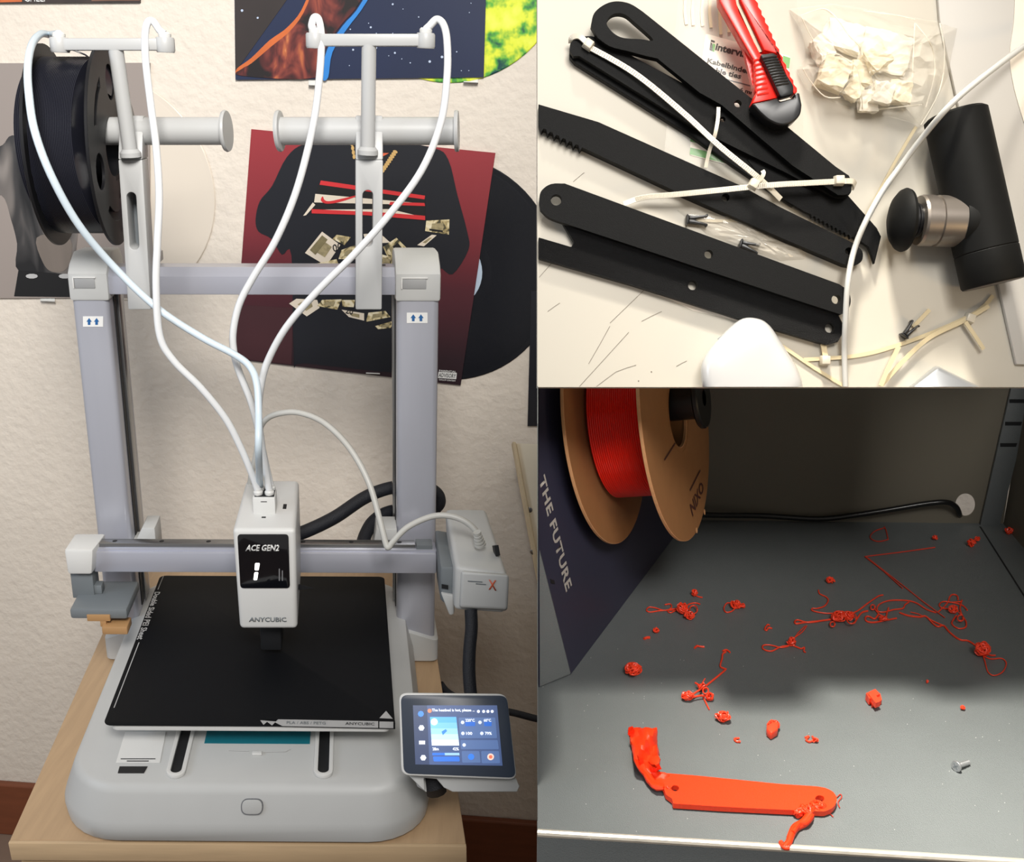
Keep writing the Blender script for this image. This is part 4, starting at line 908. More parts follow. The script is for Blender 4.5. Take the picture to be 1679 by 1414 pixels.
# cable ties
def tie(label, pts, h_, head=None, wid=.0022, ridged=True, m=M_tie, grp='cable ties on the desk board', hs=None):
    o = thing('cable_tie', label, 'cable tie', bd(pts[0][0], pts[0][1], 0), grp)
    hh = hs or [h_] * len(pts)
    w = [bd(a, b, z) for (a, b), z in zip(pts, hh)]; cw = cr(w, 8)
    obj('strap', tube(cw, wid, 4, (BN, .32)), m, o, smooth=0)
    if ridged:
        dn = cr(w, 24); n = len(dn); k0 = int(n * .04)
        bmx = []
        for i in range(k0, n - int(n * .12), 1):
            t = (dn[min(i + 1, n - 1)] and V(dn[min(i + 1, n - 1)]) - V(dn[i])); 
            if t.length < 1e-6: continue
            sd = t.normalized().cross(BN) * wid * .5
            c = V(dn[i]) + BN * wid * .28
            bmx.append(tube([c - sd, c + sd], .00028, 4))
        obj('teeth', join(*bmx), m, o, smooth=0)['kind'] = 'stuff'
    if head:
        c = bd(head[0], head[1], hh[0] + .0006); a = math.radians(head[2]); dx, dy = RT * math.cos(a) - UP * math.sin(a), RT * math.sin(a) + UP * math.cos(a)
        s = .0030
        obj('head', hexa([c + dx * s * i + dy * s * j - BN * .002 for i, j in ((-1, -1), (1, -1), (1, 1), (-1, 1))] + [c + dx * s * .8 * i + dy * s * .8 * j + BN * .0028 for i, j in ((-1, -1), (1, -1), (1, 1), (-1, 1))], .0005), M_tie, o)
    return o
tie('long clear cable tie lying across the tied arm, head at the upper left', [(960, 74), (1040, 120), (1120, 185), (1180, 240), (1245, 293), (1280, 327)], .017, (965, 73, 35), hs=[.0125, .0135, .015, .017, .017, .013])
tie('clear cable tie crossing from the flat arm to the right end of the loop arm', [(1388, 297), (1330, 300), (1260, 304), (1180, 312), (1110, 319), (1055, 324), (1022, 335)], .019, (1376, 296, 0), hs=[.0185, .0185, .0182, .0165, .013, .010, .009])
obj('bent_end', tube(cr([bd(964, 72, .0128), bd(950, 60, .0125), bd(938, 62, .010), bd(936, 70, .006)], 6), .0022, 4, (BN, .4)), M_tie, bpy.data.objects['cable_tie'], smooth=0)
obj('bent_end', tube(cr([bd(1388, 297, .0187), bd(1398, 298, .0175), bd(1401, 304, .014), bd(1398, 308, .009)], 6), .0022, 4, (BN, .4)), M_tie, bpy.data.objects['cable_tie.001'], smooth=0)
tie('short bent clear cable tie end below the hole of the loop arm', [(1178, 176), (1177, 195), (1172, 222), (1163, 248), (1157, 275)], .018, None, .0015, False, hs=[.0175, .0178, .0172, .012, .010])
tie('clear cable tie stub sticking up beside the crossing ties', [(1235, 302), (1248, 292), (1252, 284), (1250, 280)], .018, (1236, 302, 30), .0016, False, hs=[.0185, .021, .0215, .021])
tie('ivory cable tie curving along the lower right of the desk board', [(1628, 485), (1602, 511), (1530, 545), (1450, 573), (1400, 584), (1350, 588), (1318, 590)], .0014, (1590, 522, 20), .0016, False, M_tie2)
tie('ivory cable tie bending from the right to the silver corner', [(1621, 502), (1580, 526), (1525, 553), (1485, 588), (1445, 632)], .0030, None, .0018, False, M_tie2)
tie('pointed ivory cable tie end left of the pale grey panel', [(1583, 528), (1598, 550), (1613, 573)], .0046, None, .0016, False, M_tie2)
tie('ivory cable tie stub standing between the two curved ties', [(1474, 568), (1458, 600), (1444, 633)], .0048, None, .0018, False, M_tie2)
tie('short ivory cable tie below the right end of the notched arm', [(1349, 560), (1352, 578), (1354, 592)], .0030, (1353, 591, 0), .0022, False, M_tie2)
tie('thin ivory cable tie running under the white cable towards the black knob', [(1502, 208), (1470, 262), (1436, 325), (1415, 365)], .0014, None, .0013, False, M_tie2)
tie('pale cable tie leading to the lower edge beside the earbud case', [(1272, 560), (1330, 600), (1385, 634)], .0014, None, .0014, False, M_tie2)

# bag of packets
bagp = dens([(1294, 15), (1366, 6), (1450, 20), (1541, 36), (1573, 45), (1560, 114), (1535, 165), (1513, 209), (1494, 200), (1456, 190), (1413, 183), (1360, 165), (1323, 145), (1306, 114), (1322, 95), (1315, 50)], 4)
PB = film('packet_bag', 'crinkled clear plastic bag full of cream packets, above the black cylinder', 'bag', bagp, .020, .012, M_film2, 12, 5, .0006, 16, 0)
for cz in ([(1313, 26), (1334, 18), (1353, 15), (1372, 30), (1392, 58), (1412, 78)], [(1313, 26), (1330, 60), (1352, 92)], [(1316, 112), (1328, 132), (1352, 158), (1378, 160)], [(1500, 38), (1498, 80), (1496, 128)], [(1500, 38), (1522, 66), (1531, 90), (1532, 126), (1518, 176)], [(1416, 18), (1462, 24), (1500, 32)], [(1378, 92), (1404, 110), (1412, 152), (1414, 180)], [(1412, 183), (1470, 176), (1512, 172)], [(1541, 38), (1549, 90), (1540, 150), (1510, 205)], [(1350, 92), (1372, 88), (1396, 104)]):
    obj('crease', tube(cr([bd(a_, b_, .0165 if 1330 < a_ < 1530 and 20 < b_ < 175 else .008) for a_, b_ in cz], 4), .00035, 5), mat('film_crease', (246, 238, 222), .2, alpha=.7), PB)
def lump(name, label, cx, cy, s, h_, rot, m, seed, cat='packet', flat=.6):
    rr = random.Random(seed); bm = bmesh.new(); bmesh.ops.create_cube(bm, size=1.0); bmesh.ops.subdivide_edges(bm, edges=bm.edges, cuts=3, use_grid_fill=True)
    a = math.radians(rot); ex_, ey_ = RT * math.cos(a) - UP * math.sin(a), RT * math.sin(a) + UP * math.cos(a); c = bd(cx, cy, h_)
    for v in bm.verts:
        p = v.co + V([rr.uniform(-.07, .07) for _ in range(3)]); v.co = c + ex_ * p.x * s[0] * .00036 + ey_ * p.y * s[1] * .00036 + BN * p.z * s[2]
    return tag(obj(name, bm, m, None, smooth=0), label, cat, 'packets in the clear bag')
for i, (cx, cy, s, h_, rot, m, lab) in enumerate((
    (1366, 122, (44, 46, .011), .0075, 20, M_pack, 'large crumpled cream packet at the left inside the clear bag'),
    (1435, 98, (34, 34, .012), .0072, 60, M_pack, 'crumpled cream packet in the middle of the clear bag'),
    (1347, 82, (38, 26, .010), .0065, 60, M_packw, 'cream packet near the top left corner inside the clear bag'),
    (1423, 166, (30, 34, .006), .0055, 3, M_packw, 'square white foam piece at the bottom of the clear bag'),
    (1447, 153, (32, 32, .006), .0110, 15, M_packw, 'white foam square leaning on the bottom piece in the clear bag'),
    (1474, 152, (36, 34, .008), .0055, 5, M_pack, 'cream packet at the lower right inside the clear bag'),
    (1450, 85, (78, 62, .002), .0020, 13, M_packw, 'flat white paper square under the packets in the clear bag'),
    (1382, 60, (60, 44, .006), .0045, 15, M_packw, 'pale packet at the top of the clear bag'),
    (1398, 150, (26, 26, .008), .0055, 40, M_pack, 'small cream packet between the large one and the foam square'),
    (1412, 120, (30, 40, .005), .0040, 0, M_pack, 'narrow cream packet behind the middle one in the clear bag'))):
    lump('packet', lab, cx, cy, s, h_, rot, m, i + 3)
# T-shaped tool
TT = thing('tee_tool', 'matte black cylinder with side neck, knurled metal ring and round knob', 'tool', bd(1600, 320))
ca, cb = bd(1566, 186, .0195), bd(1629, 466, .0195); axd = cb - ca; ln = axd.length; r = .0175
obj('barrel', lathe([(r - .002, 0), (r, .0015), (r, ln * .80), (r - .0004, ln * .805), (r, ln * .81), (r, ln - .0012), (r - .0008, ln)], ca, axd, 56), M_rub, TT)
obj('barrel_end', lathe([(r - .0012, ln), (r - .0014, ln + .0003)], ca, axd, 56), mat('grey_rubber_end', (92, 86, 82), .6), TT)
na, nb = bd(1600, 364, .0195), bd(1478, 361, .0195); nd = nb - na; nl = nd.length
obj('neck', lathe([(.0162, 0), (.0162, nl * .14), (.0156, nl * .22), (.0152, nl * .24)], na, nd, 48), M_rub, TT)
kn = bmesh.new(); prof = [(.0150, nl * .20), (.0152, nl * .215), (.0152, nl * .53), (.0136, nl * .540), (.0136, nl * .580), (.0152, nl * .59), (.0152, nl * .74), (.0140, nl * .775), (.0100, nl * .775)]
bmk = lathe(prof, na, nd, 220)
ndn = nd.normalized()
for v in bmk.verts:
    q = v.co - na; t = q.dot(ndn); rad = q - ndn * t
    if nl * .21 < t < nl * .75 and rad.length > .0150:
        i_ = v.index
        v.co -= rad.normalized() * (.0006 if (i_ // 1) % 2 else 0)
obj('knurled_ring', bmk, M_knurl, TT, smooth=20)
obj('stem', lathe([(.0100, nl * .72), (.0100, nl * .76), (.0094, nl * .77), (.0094, nl * .79), (.0100, nl * .80), (.0100, nl * .82), (.0094, nl * .83), (.0094, nl * .93)], na, nd, 40), M_cblk, TT)
obj('knob', lathe([(.009, nl * .90), (.0150, nl * .905), (.0176, nl * .93), (.0182, nl * .97), (.0172, nl * 1.02), (.0140, nl * 1.08), (.0085, nl * 1.13), (.002, nl * 1.15)], na, nd, 48), M_rub, TT)
# white cable
o = obj('white_cable', tube(cr([bd(a, b, z) for a, b, z in ((1740, 35, .010), (1679, 76, .018), (1630, 112, .030), (1580, 152, .0415), (1548, 183, .0405), (1512, 226, .026), (1480, 268, .016), (1448, 312, .014), (1420, 362, .0155), (1400, 412, .0125), (1390, 465, .0145), (1386, 530, .0105), (1384.5, 580, .005), (1386, 634, .003))], 8), .0017, 10), M_cable, None, smooth=60)
tag(o, 'thin white cable running from the upper right over the black cylinder to the lower edge', 'cable')
# earbud case, cut flush with the board's lower edge
cs = cr([(1212, 525), (1240, 522), (1262, 534), (1285, 568), (1308, 606), (1316, 640), (1300, 680), (1250, 700), (1195, 690), (1158, 650), (1149, 612), (1155, 586), (1178, 556)], 5, True)
cxy = (1232, 612); lp = []
for h_, s in ((.0005, .86), (.002, .94), (.006, .995), (.0105, 1.0), (.015, .975), (.0185, .90), (.0205, .78), (.0214, .55), (.0217, .25)):
    lp.append([bd(cxy[0] + (p[0] - cxy[0]) * s, cxy[1] + (p[1] - cxy[1]) * s, h_) for p in cs])
bmc = clip_plane(loft(lp), 1200, 634.5, 'v', bd(1230, 560, .01))
EB = thing('earbud_case', 'glossy white rounded earbud case at the lower edge of the desk board', 'case', bd(1232, 630))
obj('shell', bmc, M_case, EB, smooth=50)
obj('hinge', hexa([bd(a, b, z) for z in (.008, .0095) for a, b in ((1176, 556), (1192, 543), (1193, 545), (1178, 558))], .0002), M_dgrey, EB)
# silver corner, cut flush too
SC = thing('silver_box', 'silver metal box corner at the lower edge, right of the white cable', 'box', bd(1545, 634))
obj('body', clip_plane(hexa([bd(a, b, .012) for a, b in ((1538, 602), (1625, 646), (1560, 700), (1470, 655))] + [bd(a, b, .0003) for a, b in ((1534, 598), (1631, 646), (1560, 706), (1464, 655))], .002), 1500, 634.5, 'v', bd(1540, 610, .01)), M_silver, SC)
# small black clips
G4 = 'small black plastic clips on the desk board'
def clip(label, u, v, rot, s=1.0):
    o = thing('plastic_clip', label, 'clip', bd(u, v), G4); a = math.radians(rot)
    def T(x, y): return (u + s * (x * math.cos(a) - y * math.sin(a)), v + s * (x * math.sin(a) + y * math.cos(a)))
    obj('collar', slab(bd, BN, [T(*p) for p in ((-17, -8), (-14, -9), (-13, -6), (-13, 6), (-14, 9), (-17, 8))], .0005, .0060, bev=.0006), M_cblk, o)
    for k in (-1, 1): obj('prong', slab(bd, BN, [T(x, y * k) for x, y in ((-13, 6), (-2, 6.5), (14, 8), (15, 10.5), (18, 10), (18, 6), (14, 5), (0, 2), (-4, 0), (-13, 0))], .0012, .0050, bev=.0004), M_cblk, o)
clip('black split clip above the flat arm, left of the other clip', 1143, 360, 3)
clip('black split clip at the edge of the flat arm', 1229, 403, 18, .95)
clip('black split clip near the ivory ties, away from the arms', 1493, 541, -50, .85)
tie('thin clear tie end held in the left split clip', [(1143, 361), (1170, 362), (1210, 362)], .0016, None, .0012, False, M_tie2)
tie('thin clear tie ends held in the split clip near the ivory ties', [(1497, 536), (1510, 523), (1524, 508)], .0016, None, .0016, False, M_tie2)
film('empty_bag', 'crumpled clear bag between the toothed arm and flat arm', 'bag', dens([(1110, 345), (1200, 350), (1290, 398), (1322, 410), (1320, 425), (1280, 428), (1160, 385)], 5), .003, .004, M_film2, 7, 9, .0005, 12, 0)
tag(obj('paper_scrap', slab(bd, BN, [(1078, 484), (1095, 489), (1137, 510), (1200, 524), (1260, 545), (1262, 535), (1120, 470)], .0001, .0004), M_card, None, smooth=0), 'thin white paper scrap showing under the notched arm', 'paper')

# ================================================================== STEEL CABINET (lower right)
M_cab = mat('grey_powder_coat', (103, 108, 109), 0.5, var=0.04, scale=40, bump=0.3, bscale=1500, spec=0.5)
M_cabd = mat('dark_powder_coat', (112, 107, 95), 0.6, var=0.05, scale=12, spec=0.3)
M_edgew = mat('worn_steel_edge', (196, 190, 178), 0.35, 0.4, var=0.2, scale=120)
def sp(y, z, u): D = y * math.cos(TH) - (z - CZ) * math.sin(TH); return V(((u - CX) / F * D, y, z))
CAB = thing('steel_cabinet', 'dark grey steel cabinet with open shelf holding red filament scraps', 'cabinet', V((.25, .65, 0)))
Bl, Br = fl(881.5, 850), fl(1645, 859)
bdir = (Br - Bl).normalized(); bnrm = V((bdir.y, -bdir.x, 0))
if bnrm.y > 0: bnrm = -bnrm
def bw(u, v, h_=0.0): return plane(u, v, Bl + bnrm * h_, bnrm)
Sf = fl(1679, 900); sdir = (Sf - Br).normalized(); FRr = Br + sdir * ((fl(1679, 1414).y - Br.y) / sdir.y)
FLl = fl(881.5, 1365); ldir = (fl(1679, 1414) - FLl); ldir.normalize()
# lip line meets side wall
den = ldir.x * sdir.y - ldir.y * sdir.x; w_ = Br - FLl; tt_ = (w_.x * sdir.y - w_.y * sdir.x) / den; FRr = FLl + ldir * tt_
dn = V((0, 0, -.012))
obj('shelf', hexa([FLl, FRr, Br, Bl] + [p + dn for p in (FLl, FRr, Br, Bl)]), M_cab, CAB, smooth=0)
ZT = 1.10
hole = [(1583 + 16.5 * math.cos(t), 828 + 18.5 * math.sin(t)) for t in [2 * math.pi * i / 28 for i in range(28)]]
def upz(p, z): return V((p.x, p.y, z))
bk_out = [(882, 852), (1607, 863), (1645, 859), (1690, 560), (882, 560)]
obj('back_panel', prism(bk_out, lambda k: bw(k[0], k[1]) - bnrm * .0012, lambda k: bw(k[0], k[1]), [hole[::-1]]), M_cabd, CAB, smooth=0)
# corner post in front of the back panel
po = [(1607, 864), (1638, 867), (1683, 690), (1700, 590), (1669, 590)]
POST = obj('corner_post', prism(po, lambda k: bw(k[0], k[1], .004) - bnrm * .003, lambda k: bw(k[0], k[1], .004), bev=.0006), M_cab, CAB)
for (a, b) in ((1655, 658), (1648, 695), (1640, 730)):
    obj('post_slot', prism([(a, b - 3), (a + 28, b - 3), (a + 26, b + 3), (a, b + 3)], lambda k: bw(k[0], k[1], .0042) - bnrm * .001, lambda k: bw(k[0], k[1], .0042)), M_dark, POST, smooth=0)
# side wall, groove line, left panel, top, front
obj('side_panel', hexa([Br, FRr, upz(FRr, ZT), upz(Br, ZT)] + [p + V((.0015, 0, 0)) for p in (Br, FRr, upz(FRr, ZT), upz(Br, ZT))]), M_cabd, CAB, smooth=0)
g0_, g1_ = fl(1607, 864), fl(1722, 1045); sdn = (g1_ - g0_).normalized().cross(FN) * .0007
obj('shelf_groove', hexa([g0_ - sdn, g1_ - sdn, g1_ + sdn, g0_ + sdn] + [p + FN * .0003 for p in (g0_ - sdn, g1_ - sdn, g1_ + sdn, g0_ + sdn)]), M_dark, CAB, smooth=0)
ztop = at(881, 650, .58).z
yF, yB = FLl.y, Bl.y
obj('left_panel', hexa([sp(yF, 0, 881), sp(yB, 0, 881), sp(yB, ztop, 881), sp(yF + .05, ztop, 881)] + [sp(yF, 0, 882.2), sp(yB, 0, 882.2), sp(yB, ztop, 882.2), sp(yF + .05, ztop, 882.2)]), M_cab, CAB, smooth=0)
obj('top_panel', hexa([sp(.69, ZT, 884), V((FRr.x, .69, ZT)), V((Br.x + .02, Br.y, ZT)), sp(yB, ZT, 884)] + [p + V((0, 0, .002)) for p in (sp(.69, ZT, 884), V((FRr.x, .69, ZT)), V((Br.x + .02, Br.y, ZT)), sp(yB, ZT, 884))]), M_cab, CAB, smooth=0)
obj('front_lip', tube([FLl + FN * -.0005 + ldir * (tt_ * i / 6) for i in range(7)], .0022, 10), M_edgew, CAB)
fdn = V((0, 0, -SHELF_Z + .003)); fo = V((0, -.0018, 0))
obj('front_panel', hexa([FLl + fo + dn * .1, FRr + fo + dn * .1, FRr + fo + fdn, FLl + fo + fdn] + [p + V((0, .012, 0)) for p in (FLl + fo + dn * .1, FRr + fo + dn * .1, FRr + fo + fdn, FLl + fo + fdn)]), M_cab, CAB, smooth=0)
# black cable at the back
tag(obj('black_cable', tube(cr([bw(u, v, h_) for u, v, h_ in ((1120, 842, .03), (1170, 845, .02), (1250, 846, .010), (1340, 851, .008), (1400, 845, .008), (1460, 836, .008), (1520, 826, .009), (1552, 824, .010), (1567, 831, .008), (1573, 843, .002), (1574, 848, -.012))], 8), .0026, 10), mat('glossy_black_cable', (24, 24, 24), .22, var=.1), None, smooth=60), 'glossy black cable along the back of the steel cabinet into the round hole', 'cable')
# printed box
BXn0, BXn1 = fl(1090, 902), fl(936, 1107); bxd = (BXn1 - BXn0).normalized(); bxn = V((bxd.y, -bxd.x, 0)).normalized()
if bxn.x < 0: bxn = -bxn
bxn = bxd.cross(FN - bxn * math.tan(math.radians(12))).normalized()
if bxn.x < 0: bxn = -bxn
def bx(u, v, h_=0.0): return plane(u, v, BXn1 + bxn * h_, bxn)
M_box = mat('navy_purple_print', (52, 52, 70), 0.4, var=0.3, scale=4, detail=1)
def bxz(u, z):
    lo, hi = 300.0, 1200.0
    for _ in range(50):
        mid = (lo + hi) / 2
        if bx(u, mid).z > z: lo = mid
        else: hi = mid
    return bx(u, lo)
hull = [bx(936, 1106), bx(883, 899), bxz(883.5, 1.035), bxz(1120, 1.035), bxz(1120, SHELF_Z + .0005), fl(883.5, 1127, .0005), bxz(1120, SHELF_Z + .0005) + V((-.06, .0, 0)), sp(.78, SHELF_Z + .001, 884), sp(.78, 1.035, 884), bxz(936, SHELF_Z + .0005)]
bm = bmesh.new()
for p in hull: bm.verts.new(p)
bmesh.ops.convex_hull(bm, input=bm.verts[:])
BOX = thing('printed_box', 'large dark navy box with pale lettering, left of the red spool', 'box', fl(940, 1100))
obj('carton', bm, M_box, BOX, smooth=0)
obj('lettering', text('THE FUTURE', quadmap(bx(893, 777, .0003), bx(938, 960, .0003), bx(928, 972, .0003), bx(883.5, 788, .0003)), width=.03, spacing=1.08), mat('pale_ink', (176, 172, 166), .5), BOX, smooth=0)
obj('lit_front_face', hexa([bx(935, 1104, .0004), bx(884.5, 903, .0004), fl(884.5, 1125, .001) + V((.0003, -.0008, 0)), fl(934, 1105, .001) + V((.0004, -.0008, 0))] + [q - V((-.0003, -.0006, 0)) for q in (bx(935, 1104), bx(884.5, 903), fl(884.5, 1125, .001), fl(934, 1105, .001))]), M_cab, BOX, smooth=0)  # paler grey sheet paints the downlight onto the box's front face
obj('box_tab', slab(bx, bxn, [(903, 950), (909, 952), (910, 958), (904, 957)], 0, .0006), M_dark, BOX, smooth=0)
# red filament spool with cardboard flanges
rv = ray(1112, 679).normalized(); md = (RT * .09 - UP); md = (md - rv * md.dot(rv)).normalized(); kd = rv.cross(md).normalized()
if kd.dot(RT) < 0: kd = -kd
ta = math.radians(14.8); sn = (kd * math.cos(ta) - rv * math.sin(ta)).normalized(); hd = sn.cross(md).normalized()
if hd.dot(FW) > 0: hd = -hd
SC_ = at(1112, 679, .75); WR = .054; RQ = .75 / .797
RSP = thing('cardboard_spool', 'spool of bright red filament with brown cardboard flanges, in the steel cabinet', 'spool', SC_ + md * .1 * RQ)
M_cardb = mat('brown_cardboard', (150, 104, 62), 0.75, var=0.06, scale=90)
M_cedge = mat('cardboard_edge', (206, 154, 108), 0.8, var=0.1, scale=300)
M_rfil = mat('red_filament', (244, 34, 16), 0.22, var=0.04)
def disc(t, th): return prism(circ(0, 0, .1 * RQ, n=80), lambda k: SC_ + sn * t + hd * k[0] + md * k[1], lambda k: SC_ + sn * (t + th) + hd * k[0] + md * k[1], [circ(0, 0, .027 * RQ, n=36)[::-1]])
for t in (-.0028, -WR - .0028):
    fo_ = obj('flange', disc(t, .0026), M_cardb, RSP, smooth=40)
    obj('flange_rim', lathe([(.0999 * RQ, t + .0001), (.1004 * RQ, t + .0004), (.1004 * RQ, t + .0023), (.0999 * RQ, t + .0025)], SC_, sn, 80, caps=False), M_cedge, fo_)
    obj('hole_rim', lathe([(.0272 * RQ, t), (.0264 * RQ, t + .0003), (.0264 * RQ, t + .0024), (.0272 * RQ, t + .0027)], SC_, sn, 40, caps=False), M_cedge, fo_)
prof = [(.03, -.003)]; nr = 30; step = (WR - .006) / nr
for i in range(nr):
    t0 = -.003 - i * step; rr_ = .0635 * RQ
    prof += [(rr_ - .0007, t0), (rr_, t0 - step * .3), (rr_, t0 - step * .7), (rr_ - .0007, t0 - step)]
prof += [(.03, -WR + .0005)]
obj('winding', lathe(prof, SC_, sn, 96, caps=False), M_rfil, RSP, smooth=60)
obj('core', lathe([(.027 * RQ, 0), (.027 * RQ, -WR), (.0305 * RQ, -WR), (.0305 * RQ, 0)], SC_, sn, 40, caps=False), M_cardb, RSP)
def dsk(u, v, h_=.0002): return plane(u, v, SC_ + sn * h_, sn)
M_brink = mat('brown_ink', (74, 38, 32), .6)
obj('lettering', text('NIXO', quadmap(dsk(1131, 828), dsk(1150, 788), dsk(1155, 802), dsk(1136, 848)), width=.02), M_brink, RSP, smooth=0)
for q in (((1131, 803), (1148, 770), (1149, 772), (1132, 806)), ((1089, 753), (1107, 726), (1108, 728), (1090, 756))): obj('small_print', hexa([dsk(*p) for p in q] + [dsk(p[0], p[1], .00005) for p in q]), M_brink, RSP, smooth=0)
for a, b in ((1155, 840), (1142, 870)): obj('punch_mark', lathe([(.0022, 0), (.0022, .0003)], dsk(a, b), sn, 12), M_cedge, RSP)
ROD = thing('spool_rod', 'black plastic spool rod with end plate through the cardboard spool', 'spool holder', SC_ - md * .008)
rc = SC_ - md * .010
obj('rod', lathe([(.0150, -.064), (.0150, .016), (.014, .017)], rc, sn, 40), M_cblk, ROD)
obj('end_plate', lathe([(.006, .016), (.0215, .016), (.0225, .017), (.0225, .0195), (.0215, .0205), (.006, .0205)], rc, sn, 44, caps=False), M_cblk, ROD)

# ------------------------------------------------------------------ red scraps on the shelf
M_r = mat('red_scrap', (255, 70, 40), 0.35, var=0.1, scale=200)
M_rt = mat('red_strand', (206, 66, 48), 0.35, var=0.2, scale=120)
GR_ = 'red filament scraps on the cabinet shelf'
def ws(pts, z=.0006, jit=0.0, rr=None):
    return [fl(p[0] + (rr.uniform(-jit, jit) if rr else 0), p[1] + (rr.uniform(-jit, jit) if rr else 0), p[2] if len(p) > 2 else z) for p in pts]
def strand(pts, r=.00055, z=.0007): return tube(cr(ws(pts, z), 6), r, 6)
def clump(u, v, ru, rv_, n=60, r=.0006, seed=0, hz=None):
    """a tight knot of curled filament lying on the shelf; (u, v) its middle, ru/rv_ its half size in pixels"""
    ru, rv_, n, r = ru * 1.3, rv_ * 1.3, int(n * .95), r * .72
    rr = random.Random(seed); mpp = (fl(u + 1, v) - fl(u, v)).length; c = fl(u, v + rv_ * .75); a = ru * mpp; hz = hz or rv_ * mpp * 1.0; pts = []
    th = rr.uniform(0, 6); ph = 0
    for i in range(n):
        th += rr.uniform(.5, 1.5); ph = rr.uniform(-1, 1); q = math.sqrt(max(0, 1 - ph * ph)) * rr.uniform(.55, 1.0)
        pts.append(c + V((a * q * math.cos(th), a * .8 * q * math.sin(th), hz + hz * ph * .95 + .0004)))
    return tube(cr(pts, 4), r, 5)
def scrap(label, *bms, m=M_r, name='filament_scrap'):
    o = obj(name, join(*bms), m, None, smooth=60); return tag(o, label, 'filament scrap', GR_)
def loopp(u, v, ru, rv_, z=.001, a0=0, n=12, turn=1.0): return [(u + ru * math.cos(a0 + 2 * math.pi * turn * i / n), v + rv_ * math.sin(a0 + 2 * math.pi * turn * i / n), z + .0006 * i / n) for i in range(n + 1)]
scrap('red knot with loops trailing left, below the cardboard spool', clump(1118, 1000, 8, 8, 70, .0007, 1), clump(1130, 1011, 7, 5, 50, .0007, 2), strand([(1112, 1001), (1095, 1001), (1080, 1002), (1066, 1004), (1060, 1001), (1064, 996), (1074, 997), (1088, 1001), (1102, 999), (1114, 998)]), strand([(1090, 992), (1099, 991), (1101, 996), (1095, 1002), (1100, 1005), (1110, 1000)]), strand(loopp(1137, 1000, 6.5, 6.5, .003)), strand([(1122, 998), (1130, 991), (1140, 989), (1148, 991)]))
scrap('small red shard with dark tail behind the looped knot', clump(1138, 974, 4.5, 4.5, 30, .0008, 3), strand([(1138, 976), (1146, 979), (1152, 980)]))
scrap('red knot with a single loop on its left, right of the shards', clump(1206, 993, 7.5, 5, 60, .0007, 4), clump(1217, 995, 5, 3, 30, .0006, 5), strand([(1204, 992), (1193, 989), (1187, 997), (1190, 1004), (1199, 1003), (1206, 997)]))
scrap('compact red knot nearest to the navy box', clump(1038, 1099, 12, 8, 100, .0008, 6), strand(loopp(1028, 1095, 3, 4, .004)), strand(loopp(1038, 1101, 7, 6, .004)))
scrap('tiny red crumb left of the shelf, above a flake', clump(1076, 1035, 4.5, 3, 26, .0008, 7))
scrap('tiny dull red flake on the shelf near the navy box', strand([(1056, 1048), (1061, 1046), (1066, 1046)], .0011))
scrap('short kinked red strand in the shelf middle', strand([(1139, 1063), (1143, 1059.5), (1148, 1060.5), (1155, 1061)], .0008))
scrap('spidery red tangle with a long kinked strand pointing up', clump(1127, 1143, 8, 6, 70, .0007, 8), clump(1163, 1144, 6, 5, 50, .0007, 9), clump(1151, 1128, 6, 5, 40, .0007, 10), strand([(1151, 1130), (1170, 1115), (1189, 1099), (1188, 1097), (1181, 1093), (1184, 1080), (1185, 1073), (1190, 1069)], .0007), strand([(1185, 1068), (1191, 1066), (1197, 1070)], .0007), strand([(1130, 1142), (1142, 1135), (1150, 1128), (1140, 1120)], .0007, .004), strand([(1135, 1144), (1150, 1141), (1160, 1143)], .0007, .003), strand([(1152, 1141), (1157, 1152), (1163, 1164)], .0005), strand(loopp(1157, 1133, 4.5, 5, .005)), strand([(1147, 1128), (1153, 1118), (1156, 1113)], .0004, .006))
scrap('small curled red hook above the looped clump', strand([(1262, 1026), (1258, 1025), (1254, 1032), (1257, 1034), (1260, 1030), (1266, 1031)], .0007))
scrap('small red clump with long flat loop reaching left', clump(1297, 1054, 6, 6, 55, .0007, 11), strand([(1296, 1059), (1280, 1061), (1265, 1068), (1252, 1065), (1251, 1059), (1262, 1058), (1280, 1062), (1292, 1060)], .0006), strand([(1298, 1058), (1308, 1062), (1314, 1064), (1319, 1062), (1318, 1068), (1321, 1070)], .0006), strand([(1300, 1050), (1308, 1039), (1320, 1027)], .0004), strand([(1304, 1045), (1316, 1036), (1323, 1026)], .0004))
scrap('long red knotted tangle with two strands forking at its ends', clump(1374, 1013, 10, 7, 90, .0007, 12), clump(1391, 1012, 8, 6, 60, .0007, 13), strand([(1364, 1016), (1340, 1019), (1320, 1021), (1306, 1023), (1303, 1020), (1308, 1017), (1325, 1021), (1350, 1018), (1366, 1015)], .0007), strand([(1342, 968), (1344, 974), (1354, 979), (1358, 985), (1352, 994), (1340, 998), (1332, 998), (1333, 1002), (1355, 1006), (1380, 1005), (1402, 1004), (1425, 988), (1440, 978), (1448, 976)], .0006), strand(loopp(1396, 1014, 8, 9, .004)), strand([(1401, 1022), (1410, 1008), (1415, 1004), (1423, 1002)], .0007), strand(loopp(1365, 1024, 4, 4, .002)))
